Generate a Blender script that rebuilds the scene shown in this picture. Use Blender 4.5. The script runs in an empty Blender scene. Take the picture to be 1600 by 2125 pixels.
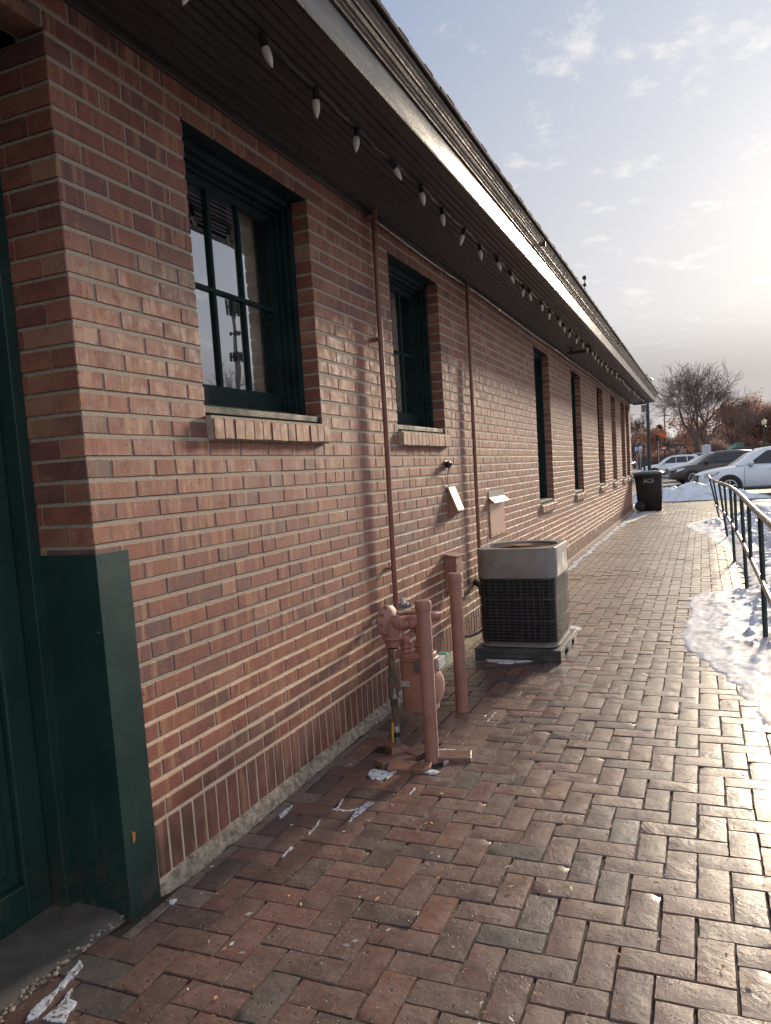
import bpy, math, random
from mathutils import Vector, Matrix, noise
R = random.Random(7)
rad = math.radians
sc = bpy.context.scene
COL = sc.collection

# ------------------------------------------------------------------ camera
cam_d = bpy.data.cameras.new('camera'); cam = bpy.data.objects.new('camera', cam_d); COL.objects.link(cam)
sc.camera = cam
YAW, PITCH, ROLL = .4006, -.0925, -.0632
fw = Vector((-math.sin(YAW)*math.cos(PITCH), math.cos(YAW)*math.cos(PITCH), math.sin(PITCH)))
rt = Vector((math.cos(YAW), math.sin(YAW), 0)); up = rt.cross(fw)
r2 = rt*math.cos(ROLL)+up*math.sin(ROLL); u2 = -rt*math.sin(ROLL)+up*math.cos(ROLL)
m = Matrix((r2, u2, -fw)).transposed().to_4x4(); m.translation = Vector((1.7668, -1.8236, 1.3973))
cam.matrix_world = m
cam_d.sensor_fit = 'VERTICAL'; cam_d.sensor_height = 24.0
cam_d.lens = 24.0*1567.4/2125.0
cam_d.shift_y = 69.0/2125.0; cam_d.shift_x = -1.7/2125.0
cam_d.clip_start = .05; cam_d.clip_end = 3000

# ------------------------------------------------------------------ sky and sun
SUN = Vector((.175, .95, .262)).normalized()
SUN_EL = math.asin(SUN.z); SUN_AZ = math.atan2(SUN.x, SUN.y)
w = bpy.data.worlds.new("World"); sc.world = w; w.use_nodes = True
nt = w.node_tree; nt.nodes.clear(); L = nt.links.new
def N(t, **k):
    n = nt.nodes.new(t)
    for a, b in k.items(): setattr(n, a, b)
    return n
out = N('ShaderNodeOutputWorld'); sky = N('ShaderNodeTexSky', sky_type='NISHITA', sun_disc=False)
sky.sun_elevation = SUN_EL; sky.sun_rotation = SUN_AZ; sky.air_density = 1.1; sky.dust_density = 1.5; sky.ozone_density = 2.0
bg = N('ShaderNodeBackground'); bg.inputs['Strength'].default_value = .10
L(sky.outputs[0], bg.inputs['Color'])
tc = N('ShaderNodeTexCoord')
def math_(op, a, b=None, c=None):
    n = N('ShaderNodeMath', operation=op)
    for i, v in enumerate((a, b, c)):
        if v is None: continue
        if isinstance(v, (int, float)): n.inputs[i].default_value = v
        else: L(v, n.inputs[i])
    return n.outputs[0]
sep = N('ShaderNodeSeparateXYZ'); L(tc.outputs['Generated'], sep.inputs[0])
dot = N('ShaderNodeVectorMath', operation='DOT_PRODUCT'); L(tc.outputs['Generated'], dot.inputs[0]); dot.inputs[1].default_value = SUN
dt = math_('MAXIMUM', dot.outputs['Value'], 0.0)
glow1 = math_('POWER', dt, 70.0); glow2 = math_('POWER', dt, 10.0)
# flat cloud layer: project direction on a plane overhead
zc = math_('MAXIMUM', sep.outputs['Z'], .04)
px_ = math_('DIVIDE', sep.outputs['X'], zc); py_ = math_('DIVIDE', sep.outputs['Y'], zc)
cmb = N('ShaderNodeCombineXYZ'); L(px_, cmb.inputs[0]); L(py_, cmb.inputs[1])
def cloudnoise(scale, loc, lo, hi, det=8, rough=.6):
    mp = N('ShaderNodeMapping'); mp.inputs['Location'].default_value = loc; mp.inputs['Scale'].default_value = scale; L(cmb.outputs[0], mp.inputs[0])
    n = N('ShaderNodeTexNoise'); n.inputs['Scale'].default_value = 1; n.inputs['Detail'].default_value = det; n.inputs['Roughness'].default_value = rough; L(mp.outputs[0], n.inputs['Vector'])
    r = N('ShaderNodeMapRange', interpolation_type='SMOOTHSTEP'); r.inputs[1].default_value = lo; r.inputs[2].default_value = hi; L(n.outputs['Fac'], r.inputs[0])
    return r.outputs[0]
wisps = cloudnoise((3.4, 2.4, 1), (3.6, 2.4, 0), .53, .68, 12, .64)
veil = cloudnoise((.25, .2, 1), (1.0, 5.3, 0), .30, .75, 4, .5)
# low bank of thicker grey cloud just above the horizon
lowb = N('ShaderNodeMapRange', interpolation_type='SMOOTHSTEP'); lowb.inputs[1].default_value = .19; lowb.inputs[2].default_value = .085; L(sep.outputs['Z'], lowb.inputs[0])
lowc = N('ShaderNodeMapRange', interpolation_type='SMOOTHSTEP'); lowc.inputs[1].default_value = .02; lowc.inputs[2].default_value = .07; L(sep.outputs['Z'], lowc.inputs[0])
low = math_('MULTIPLY', lowb.outputs[0], lowc.outputs[0])
def mixc(f, a, b):
    n = N('ShaderNodeMix', data_type='RGBA')
    if isinstance(f, float): n.inputs[0].default_value = f
    else: L(f, n.inputs[0])
    for i, v in ((6, a), (7, b)):
        if isinstance(v, tuple): n.inputs[i].default_value = (*v, 1)
        else: L(v, n.inputs[i])
    return n.outputs[2]
def vscale(a, s):
    n = N('ShaderNodeVectorMath', operation='SCALE'); L(a, n.inputs[0])
    if isinstance(s, float): n.inputs['Scale'].default_value = s
    else: L(s, n.inputs['Scale'])
    return n.outputs[0]
def vadd(a, b):
    n = N('ShaderNodeVectorMath', operation='ADD'); L(a, n.inputs[0]); L(b, n.inputs[1]); return n.outputs[0]
def rgb(c):
    n = N('ShaderNodeRGB'); n.outputs[0].default_value = (*c, 1); return n.outputs[0]
base = vscale(sky.outputs[0], .085)
SKYBLUE = (.145, .20, .31); SKYLOW = (.315, .320, .350)
hz = N('ShaderNodeMapRange', interpolation_type='SMOOTHSTEP'); hz.inputs[1].default_value = .62; hz.inputs[2].default_value = .12; L(sep.outputs['Z'], hz.inputs[0])
thin = mixc(hz.outputs[0], SKYBLUE, SKYLOW)                 # thin high cloud and haze over the blue
c1 = mixc(.97, base, thin)
c2 = vadd(c1, vscale(rgb((1.0, .90, .72)), math_('MULTIPLY', glow2, .13)))
wl = vadd(rgb((.43, .425, .43)), vscale(rgb((1.0, .92, .78)), math_('MULTIPLY', glow2, .16)))
c3 = mixc(math_('MULTIPLY', wisps, .8), c2, wl)
c3b = mixc(math_('MULTIPLY', veil, math_('MULTIPLY', glow2, .45)), c3, wl)
grey = vadd(rgb((.155, .155, .178)), vscale(rgb((1.0, .84, .64)), math_('MULTIPLY', glow2, .17)))
c4 = mixc(math_('MULTIPLY', low, .85), c3b, grey)
c5 = vadd(c4, vscale(rgb((1.0, .90, .70)), math_('MULTIPLY', glow1, .13)))
# added fill light: extra brightness in the unseen sky behind the camera
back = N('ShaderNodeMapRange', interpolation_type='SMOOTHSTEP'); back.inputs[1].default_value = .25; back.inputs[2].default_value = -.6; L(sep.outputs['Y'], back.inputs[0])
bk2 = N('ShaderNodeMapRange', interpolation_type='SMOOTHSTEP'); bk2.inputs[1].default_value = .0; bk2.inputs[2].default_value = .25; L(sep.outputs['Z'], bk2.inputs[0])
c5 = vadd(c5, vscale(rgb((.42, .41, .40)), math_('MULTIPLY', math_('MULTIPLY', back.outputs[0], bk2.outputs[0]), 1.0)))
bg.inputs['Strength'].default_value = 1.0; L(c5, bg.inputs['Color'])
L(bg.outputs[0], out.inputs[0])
sl = bpy.data.lights.new('sun', 'SUN'); sl.energy = 3.1; sl.angle = rad(7.0); sl.color = (1.0, .83, .62)
so = bpy.data.objects.new('sun', sl); COL.objects.link(so); so.rotation_euler = SUN.to_track_quat('Z', 'Y').to_euler(); so.location = (3, 30, 20)
sc.view_settings.view_transform = 'Standard'; sc.view_settings.look = 'None'
sc.view_settings.exposure = 0.84; sc.view_settings.gamma = 1

# ------------------------------------------------------------------ materials
class NT:
    def __init__(s, name):
        s.m = bpy.data.materials.new(name); s.m.use_nodes = True; s.t = s.m.node_tree; s.b = s.t.nodes['Principled BSDF']
        s.o = s.t.nodes['Material Output']
    def n(s, t, ins=None, **k):
        x = s.t.nodes.new(t)
        for a, b in k.items(): setattr(x, a, b)
        for a, b in (ins or {}).items(): s.set(x.inputs[a], b)
        return x
    def set(s, i, v):
        if hasattr(v, 'links'): s.t.links.new(v, i)
        elif isinstance(v, tuple) and len(v) == 3 and i.type == 'RGBA': i.default_value = (*v, 1)
        else: i.default_value = v
    def noise(s, vec, scale, det=5, rough=.6, dist=0):
        return s.n('ShaderNodeTexNoise', {'Vector': vec, 'Scale': scale, 'Detail': det, 'Roughness': rough, 'Distortion': dist}).outputs['Fac']
    def ramp(s, f, lo, hi, a=0.0, b=1.0):
        return s.n('ShaderNodeMapRange', {0: f, 1: lo, 2: hi, 3: a, 4: b}, interpolation_type='SMOOTHSTEP').outputs[0]
    def mix(s, f, a, b, bt='MIX'):
        return s.n('ShaderNodeMix', {0: f, 6: a, 7: b}, data_type='RGBA', blend_type=bt).outputs[2]
    def math(s, op, a, b): return s.n('ShaderNodeMath', {0: a, 1: b}, operation=op).outputs[0]
    def bump(s, h, strength, dist, nrm=None):
        x = s.n('ShaderNodeBump', {'Height': h, 'Strength': strength, 'Distance': dist})
        if nrm: s.set(x.inputs['Normal'], nrm)
        return x.outputs[0]
    def P(s, **k):
        mp = {'color': 'Base Color', 'rough': 'Roughness', 'metal': 'Metallic', 'normal': 'Normal', 'spec': 'Specular IOR Level', 'coat': 'Coat Weight', 'sheen': 'Sheen Weight'}
        for a, b in k.items(): s.set(s.b.inputs[mp[a]], b)
        return s.m
    def pos(s): return s.n('ShaderNodeTexCoord').outputs['Object']

def mat_plain(name, col, rough=.6, metal=0, var=.25, scale=8, bump=.15, spec=.5, dirt=None, coat=0, chips=None):
    t = NT(name); p = t.pos()
    n1 = t.noise(p, scale, 5, .65); n2 = t.noise(p, scale*14, 3, .6)
    f = t.ramp(n1, .3, .7)
    dk = tuple(c*(1-var) for c in col); lt = tuple(min(1, c*(1+var)) for c in col)
    c = t.mix(f, dk, lt)
    if dirt: c = t.mix(t.ramp(t.noise(p, scale*.6, 8, .75), .52, .68), c, dirt)
    if chips:
        c = t.mix(t.ramp(t.noise(p, 42, 4, .7), .66, .69, 0, .85), c, chips)
        c = t.mix(t.ramp(t.noise(t.n('ShaderNodeMapping', {'Vector': p, 'Scale': (30, 30, 2)}).outputs[0], 1, 5, .7), .56, .68, 0, .5), c, tuple(x*.55 for x in col))
    rr = t.ramp(n1, .25, .75, max(.05, rough-.1), min(1, rough+.12))
    return t.P(color=c, rough=rr, metal=metal, spec=spec, coat=coat, normal=t.bump(n2, bump, .003))

def mat_brick():
    t = NT('wall_brick'); p = t.pos()
    a = t.n('ShaderNodeAttribute', attribute_name='bc'); bc = a.outputs['Color']
    off = t.n('ShaderNodeVectorMath', {0: bc, 3: 37.0}, operation='SCALE'); 
    v = t.n('ShaderNodeVectorMath', {0: p, 1: off.outputs[0]}, operation='ADD').outputs[0]
    st = t.n('ShaderNodeMapping', {'Vector': v, 'Scale': (1, 30, 3)}).outputs[0]
    streak = t.noise(st, 1.2, 4, .6)
    blot = t.noise(v, 14, 6, .65); fine = t.noise(v, 160, 4, .7); pit = t.noise(v, 70, 3, .5)
    c = t.mix(t.ramp(blot, .40, .66, 0, .6), bc, t.mix(.5, bc, (.46, .20, .11)))
    c = t.mix(t.ramp(t.noise(v, 21, 5, .7, .6), .50, .64, 0, .55), c, t.mix(.55, bc, (.10, .055, .05)))
    c = t.mix(t.ramp(streak, .5, .72, 0, .6), c, t.mix(.65, bc, (.09, .045, .045)))
    c = t.mix(t.ramp(fine, .42, .62, 0, .42), c, (.10, .050, .042), 'MIX')
    st2 = t.n('ShaderNodeMapping', {'Vector': v, 'Scale': (1, 22, 2.2), 'Location': (3, 7, 1)}).outputs[0]
    c = t.mix(t.ramp(t.noise(st2, 1.1, 3, .6), .53, .66, 0, .55), c, (.44, .25, .135))
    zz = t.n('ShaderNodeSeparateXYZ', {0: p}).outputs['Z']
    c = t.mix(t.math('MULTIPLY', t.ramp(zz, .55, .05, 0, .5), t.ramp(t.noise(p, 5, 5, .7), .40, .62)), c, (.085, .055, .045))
    c = t.mix(t.ramp(pit, .69, .74), c, (.035, .025, .022))
    pale = t.ramp(t.noise(t.n('ShaderNodeMapping', {'Vector': p, 'Scale': (1, 1.2, 1.2)}).outputs[0], 1.6, 5, .7), .58, .76, 0, .22)
    c = t.mix(pale, c, (.46, .33, .26))
    h = t.math('ADD', t.math('MULTIPLY', fine, .35), t.math('ADD', t.math('MULTIPLY', blot, .5), t.math('MULTIPLY', t.ramp(pit, .66, .74), -1.2)))
    h = t.math('ADD', h, t.math('MULTIPLY', streak, .5))
    return t.P(color=c, rough=t.ramp(blot, .3, .7, .50, .78), spec=.45, normal=t.bump(h, .75, .0028))

def mat_mortar():
    t = NT('mortar'); p = t.pos()
    z = t.n('ShaderNodeSeparateXYZ', {0: p}).outputs['Z']
    g = t.noise(p, 330, 3, .7); b = t.noise(p, 6, 5, .7); lumps = t.noise(p, 45, 4, .7)
    c1 = t.mix(t.ramp(g, .35, .65), (.24, .195, .15), (.52, .445, .355))        # sandy grey upper joints
    c2 = t.mix(t.ramp(b, .3, .7), (.56, .42, .28), (.70, .55, .40))            # buff repointing low down
    f = t.ramp(z, .672, .676)
    c = t.mix(f, c2, c1)
    c = t.mix(t.ramp(b, .60, .8, 0, .5), c, (.30, .27, .23))
    h = t.math('ADD', t.math('MULTIPLY', g, t.ramp(z, .66, .68, .25, 1.0)), t.math('MULTIPLY', lumps, .9))
    return t.P(color=c, rough=.9, normal=t.bump(h, .8, .003))

def mat_paver():
    t = NT('paver_brick'); p = t.pos()
    a = t.n('ShaderNodeAttribute', attribute_name='bc'); bc = a.outputs['Color']
    off = t.n('ShaderNodeVectorMath', {0: bc, 3: 61.0}, operation='SCALE')
    v = t.n('ShaderNodeVectorMath', {0: p, 1: off.outputs[0]}, operation='ADD').outputs[0]
    # curved wire-cut drag marks
    ctr = t.n('ShaderNodeAttribute', attribute_name='ctr').outputs['Color']
    lc = t.n('ShaderNodeVectorMath', {0: p, 1: ctr}, operation='SUBTRACT').outputs[0]
    hsh = t.n('ShaderNodeTexWhiteNoise', {'Vector': off.outputs[0]}, noise_dimensions='3D').outputs['Color']
    sh = t.n('ShaderNodeVectorMath', {0: hsh, 1: (.5, .5, .5)}, operation='SUBTRACT').outputs[0]
    lc = t.n('ShaderNodeVectorMath', {0: lc, 1: t.n('ShaderNodeVectorMath', {0: sh, 3: .36}, operation='SCALE').outputs[0]}, operation='ADD').outputs[0]
    rr_ = t.n('ShaderNodeVectorMath', {0: lc}, operation='LENGTH').outputs['Value']
    wob = t.noise(v, 26, 3, .6)
    cv = t.n('ShaderNodeCombineXYZ', {0: t.math('ADD', t.math('MULTIPLY', rr_, 95.0), t.math('MULTIPLY', wob, 2.2)), 1: t.math('MULTIPLY', wob, 1.2)}).outputs[0]
    wv = t.math('MULTIPLY', t.noise(cv, 1.0, 3, .55), t.ramp(t.noise(v, 7, 3, .6), .4, .6))
    wsel = t.ramp(t.n('ShaderNodeTexWhiteNoise', {'Vector': bc}, noise_dimensions='3D').outputs['Value'], .45, .8)
    blot = t.noise(v, 9, 6, .65); fine = t.noise(v, 190, 4, .75); pit = t.noise(v, 55, 2, .5); mid = t.noise(v, 32, 5, .7)
    c = t.mix(t.ramp(blot, .3, .72, 0, .6), bc, t.mix(.55, bc, (.22, .15, .12)))
    c = t.mix(t.math('MULTIPLY', wsel, t.ramp(wv, .42, .60, 0, .5)), c, (.25, .17, .14))
    c = t.mix(t.ramp(mid, .48, .66, 0, .62), c, (.060, .046, .042))
    c = t.mix(t.ramp(t.noise(v, 75, 4, .7), .54, .66, 0, .45), c, (.26, .19, .165))
    c = t.mix(t.ramp(fine, .52, .62, 0, .4), c, (.05, .04, .037))
    pitf = t.ramp(pit, .675, .705)
    c = t.mix(pitf, c, (.02, .016, .014))
    c = t.mix(t.ramp(t.noise(p, 1.3, 4, .6), .45, .75, 0, .35), c, (.13, .105, .09))
    h = t.math('ADD', t.math('MULTIPLY', fine, .30), t.math('ADD', t.math('MULTIPLY', t.math('MULTIPLY', wv, wsel), 1.3), t.math('MULTIPLY', pitf, -2.4)))
    h = t.math('ADD', h, t.math('MULTIPLY', mid, .9))
    return t.P(color=c, rough=t.ramp(blot, .3, .7, .33, .50), spec=.75, normal=t.bump(h, .75, .0028))

def mat_snow(name='snow', dirt=.5, icy=False):
    t = NT(name); p = t.pos()
    a = t.noise(p, 3.2, 8, .72); b = t.noise(p, 24, 5, .65); c_ = t.noise(p, 120, 4, .7)
    c = t.mix(t.ramp(a, .47, .66, 0, dirt), (.66, .68, .72), (.34, .28, .26))
    c = t.mix(t.ramp(b, .62, .74, 0, dirt), c, (.17, .13, .11))
    h = t.math('ADD', t.math('MULTIPLY', b, .7), t.math('MULTIPLY', c_, .7))
    c = t.mix(t.ramp(t.noise(p, 90, 3, .7), .64, .70, 0, dirt), c, (.10, .08, .065))
    if icy: c = t.mix(t.ramp(t.noise(p, 55, 5, .75), .50, .60, 0, .9), c, (.11, .075, .065))
    t.set(t.b.inputs['Subsurface Weight'], .15); t.set(t.b.inputs['Subsurface Radius'], (.02, .02, .03)); t.set(t.b.inputs['Subsurface Scale'], .3)
    return t.P(color=c, rough=.55, normal=t.bump(h, .45, .010))

def mat_ground(name, c1, c2, c3, s=1.5, bump=.5):
    t = NT(name); p = t.pos()
    a = t.noise(p, s, 8, .7); b = t.noise(p, s*90, 3, .7); d = t.noise(p, s*.25, 5, .6)
    c = t.mix(t.ramp(a, .35, .65), c1, c2); c = t.mix(t.ramp(d, .55, .62), c, c3); c = t.mix(t.ramp(b, .4, .6, 0, .4), c, c1)
    return t.P(color=c, rough=t.ramp(a, .3, .7, .55, .85), normal=t.bump(b, bump, .004))

def mat_glass():
    t = NT('window_glass')
    tr = t.n('ShaderNodeBsdfTransparent', {'Color': (.95, .97, .95)}); gl = t.n('ShaderNodeBsdfGlossy', {'Color': (.92, .95, 1.0), 'Roughness': .012})
    fr = t.n('ShaderNodeFresnel', {'IOR': 1.5}).outputs[0]
    nb = t.bump(t.noise(t.pos(), 2.2, 2, .5), .06, .02); t.set(gl.inputs['Normal'], nb)
    f = t.ramp(fr, 0.03, .40, .42, .88)
    mx = t.n('ShaderNodeMixShader', {0: f, 1: tr.outputs[0], 2: gl.outputs[0]})
    t.t.links.new(mx.outputs[0], t.o.inputs[0]); return t.m

def mat_vc(name, rough=.7, trans=0.0):
    t = NT(name); a = t.n('ShaderNodeAttribute', attribute_name='bc')
    t.P(color=a.outputs['Color'], rough=rough)
    if trans:
        tl = t.n('ShaderNodeBsdfTranslucent', {'Color': a.outputs['Color']}); mx = t.n('ShaderNodeMixShader', {0: trans, 1: t.b.outputs[0], 2: tl.outputs[0]}); t.t.links.new(mx.outputs[0], t.o.inputs[0])
    return t.m

M_brick = mat_brick(); M_mortar = mat_mortar(); M_paver = mat_paver(); M_snow = mat_snow(dirt=.55); M_snowc = mat_snow('clean_snow', .12); M_ice = mat_snow('thin_icy_snow', .2, True)
M_glass = mat_glass()
def mat_soffit():
    t = NT('soffit_paint'); p = t.pos()
    st = t.n('ShaderNodeMapping', {'Vector': p, 'Scale': (14, .8, 6)}).outputs[0]
    a = t.noise(st, 2, 6, .7); f = t.noise(p, 90, 3, .7)
    c = t.mix(t.ramp(a, .3, .7), (.034, .026, .024), (.062, .049, .046))
    c = t.mix(t.ramp(t.noise(p, 30, 3, .6), .72, .76), c, (.12, .09, .08))
    return t.P(color=c, rough=t.ramp(a, .3, .7, .42, .6), normal=t.bump(t.math('ADD', a, f), .25, .002))
M_soffit = mat_soffit()
def mat_fascia():
    t = NT('fascia_gloss_paint'); p = t.pos()
    st = t.n('ShaderNodeMapping', {'Vector': p, 'Scale': (4, 1, 9)}).outputs[0]
    a = t.noise(st, 2.5, 6, .7); f = t.noise(p, 120, 4, .7); g = t.noise(p, 14, 5, .7)
    c = t.mix(t.ramp(a, .3, .7), (.026, .024, .024), (.044, .040, .038))
    c = t.mix(t.ramp(g, .68, .74), c, (.28, .25, .22))
    return t.P(color=c, rough=t.ramp(a, .3, .7, .24, .34), spec=.5, normal=t.bump(t.math('ADD', t.math('MULTIPLY', f, .5), g), .22, .004))
M_fascia = mat_fascia()
M_trim = mat_plain('weathered_brown_trim', (.062, .038, .030), .45, 0, .25, 12, .4, dirt=(.13, .095, .075))
M_shingle = mat_plain('roof_shingle', (.050, .033, .029), .9, 0, .2, 20, .6)
def mat_green():
    t = NT('green_paint'); p = t.pos()
    a = t.noise(p, 3, 5, .6); f = t.noise(p, 220, 3, .6); g = t.noise(p, 38, 4, .65)
    c = t.mix(t.ramp(a, .3, .7), (.010, .034, .029), (.015, .047, .039))
    c = t.mix(t.ramp(g, .715, .73, 0, .8), c, (.20, .23, .20))
    zz = t.n('ShaderNodeSeparateXYZ', {0: p}).outputs['Z']
    c = t.mix(t.math('MULTIPLY', t.ramp(zz, .35, .0, 0, .7), t.ramp(t.noise(p, 9, 6, .75), .42, .62)), c, (.07, .055, .04))
    c = t.mix(t.ramp(t.noise(t.n('ShaderNodeMapping', {'Vector': p, 'Scale': (20, 20, 1.5)}).outputs[0], 1.2, 5, .7), .60, .70, 0, .35), c, (.05, .075, .06))
    return t.P(color=c, rough=t.ramp(a, .3, .7, .30, .42), spec=.5, normal=t.bump(t.math('ADD', f, g), .22, .0015))
M_green = mat_green()
M_wgreen = mat_plain('window_green_paint', (.007, .020, .019), .60, 0, .4, 9, .5, spec=.2, dirt=(.004, .008, .008))
M_pink = mat_plain('faded_pink_paint', (.31, .15, .11), .52, 0, .16, 7, .3, dirt=(.22, .115, .095), chips=(.20, .12, .10))
M_pinkd = mat_plain('rusty_pink_paint', (.33, .14, .10), .6, 0, .3, 22, .8, dirt=(.20, .055, .02), chips=(.10, .035, .015))
M_pipe = mat_plain('brown_pipe_paint', (.21, .085, .062), .5, 0, .2, 6, .3, dirt=(.10, .05, .04))
M_panel = mat_plain('beige_painted_metal', (.27, .145, .09), .5, 0, .12, 5, .2)
M_galv = mat_plain('galvanised_steel', (.42, .46, .48), .38, .8, .25, 60, .4)
M_steelg = mat_plain('weathered_green_steel', (.085, .082, .062), .55, .2, .5, 30, .7, dirt=(.20, .10, .04))
M_yellow = mat_plain('yellow_plastic', (.50, .30, .02), .5)
M_black = mat_plain('black_rubber', (.012, .012, .013), .5, 0, .3, 20, .3)
M_acgrey = mat_plain('ac_grey_paint', (.20, .182, .165), .42, 0, .14, 5, .25, dirt=(.16, .135, .115))
M_coil = mat_plain('condenser_coil_base', (.004, .004, .005), .6, .0, .8, 40, .8, dirt=(.012, .013, .018))
def mat_coil():
    t = NT('condenser_coil'); p = t.pos()
    x = t.n('ShaderNodeSeparateXYZ', {0: p}); k = t.math('ADD', x.outputs['X'], x.outputs['Y'])
    wv = t.math('SINE', t.math('MULTIPLY', k, 1100.0), 0.0); hz_ = t.math('SINE', t.math('MULTIPLY', x.outputs['Z'], 260.0), 0.0)
    n = t.noise(p, 16, 6, .75)
    c = t.mix(t.ramp(n, .50, .66), (.003, .003, .004), (.020, .021, .027)); c = t.mix(t.ramp(t.noise(p, 40, 4, .7), .68, .74), c, (.10, .10, .12))
    return t.P(color=c, rough=.55, normal=t.bump(t.math('ADD', wv, t.math('MULTIPLY', hz_, 1.2)), .6, .002))
M_coil = mat_coil()
M_wire = mat_plain('dark_wire_cage', (.10, .09, .085), .4, .3, .3)
M_rustwire = mat_plain('rusty_fan_guard', (.16, .085, .045), .5, .4, .3, 40)
M_pad = mat_plain('dark_pad_plastic', (.045, .046, .047), .6, 0, .3, 9, .4, dirt=(.16, .15, .14))
M_bin = mat_plain('brown_bin_plastic', (.020, .013, .012), .42, 0, .2, 5, .15)
M_lid = mat_plain('grey_green_lid_plastic', (.10, .115, .105), .36, 0, .2, 5, .15)
M_white = mat_plain('white_paint', (.72, .73, .74), .45, 0, .08)
M_bulb = mat_plain('frosted_bulb', (.72, .67, .57), .35, 0, .1, 40, .3)
M_sock = mat_plain('socket_plastic', (.035, .03, .03), .45)
M_conc = mat_plain('rough_concrete', (.34, .275, .21), .92, 0, .5, 34, 1.0, dirt=(.10, .085, .07))
M_slab = mat_plain('threshold_slab', (.105, .088, .072), .8, 0, .3, 6, .6, dirt=(.16, .14, .12))
M_dirt = mat_ground('joint_dirt', (.014, .011, .009), (.034, .027, .013), (.050, .038, .027), 9, 1.0)
M_rail = mat_plain('dark_green_rail_paint', (.012, .030, .030), .4, 0, .3, 14, .3)
M_railtop = mat_plain('worn_rail_metal', (.23, .20, .16), .30, .75, .25, 30, .3)
M_asph = mat_ground('asphalt', (.050, .047, .046), (.085, .078, .074), (.13, .125, .125), .8)
M_grass = mat_ground('dead_grass', (.16, .12, .065), (.24, .19, .11), (.55, .56, .60), .25)
M_bark = mat_plain('bark', (.085, .066, .055), .9, 0, .35, 6, .8)
M_twig = mat_plain('twig_bark', (.15, .108, .092), .9, 0, .3, 2, .2)
M_leaf = mat_vc('dry_leaves', .8, .45)
M_room = mat_plain('room_wall_paint', (.72, .66, .55), .8)
M_dark = mat_plain('dark_interior', (.02, .018, .016), .9)
M_litter = mat_vc('litter', .8)

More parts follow.
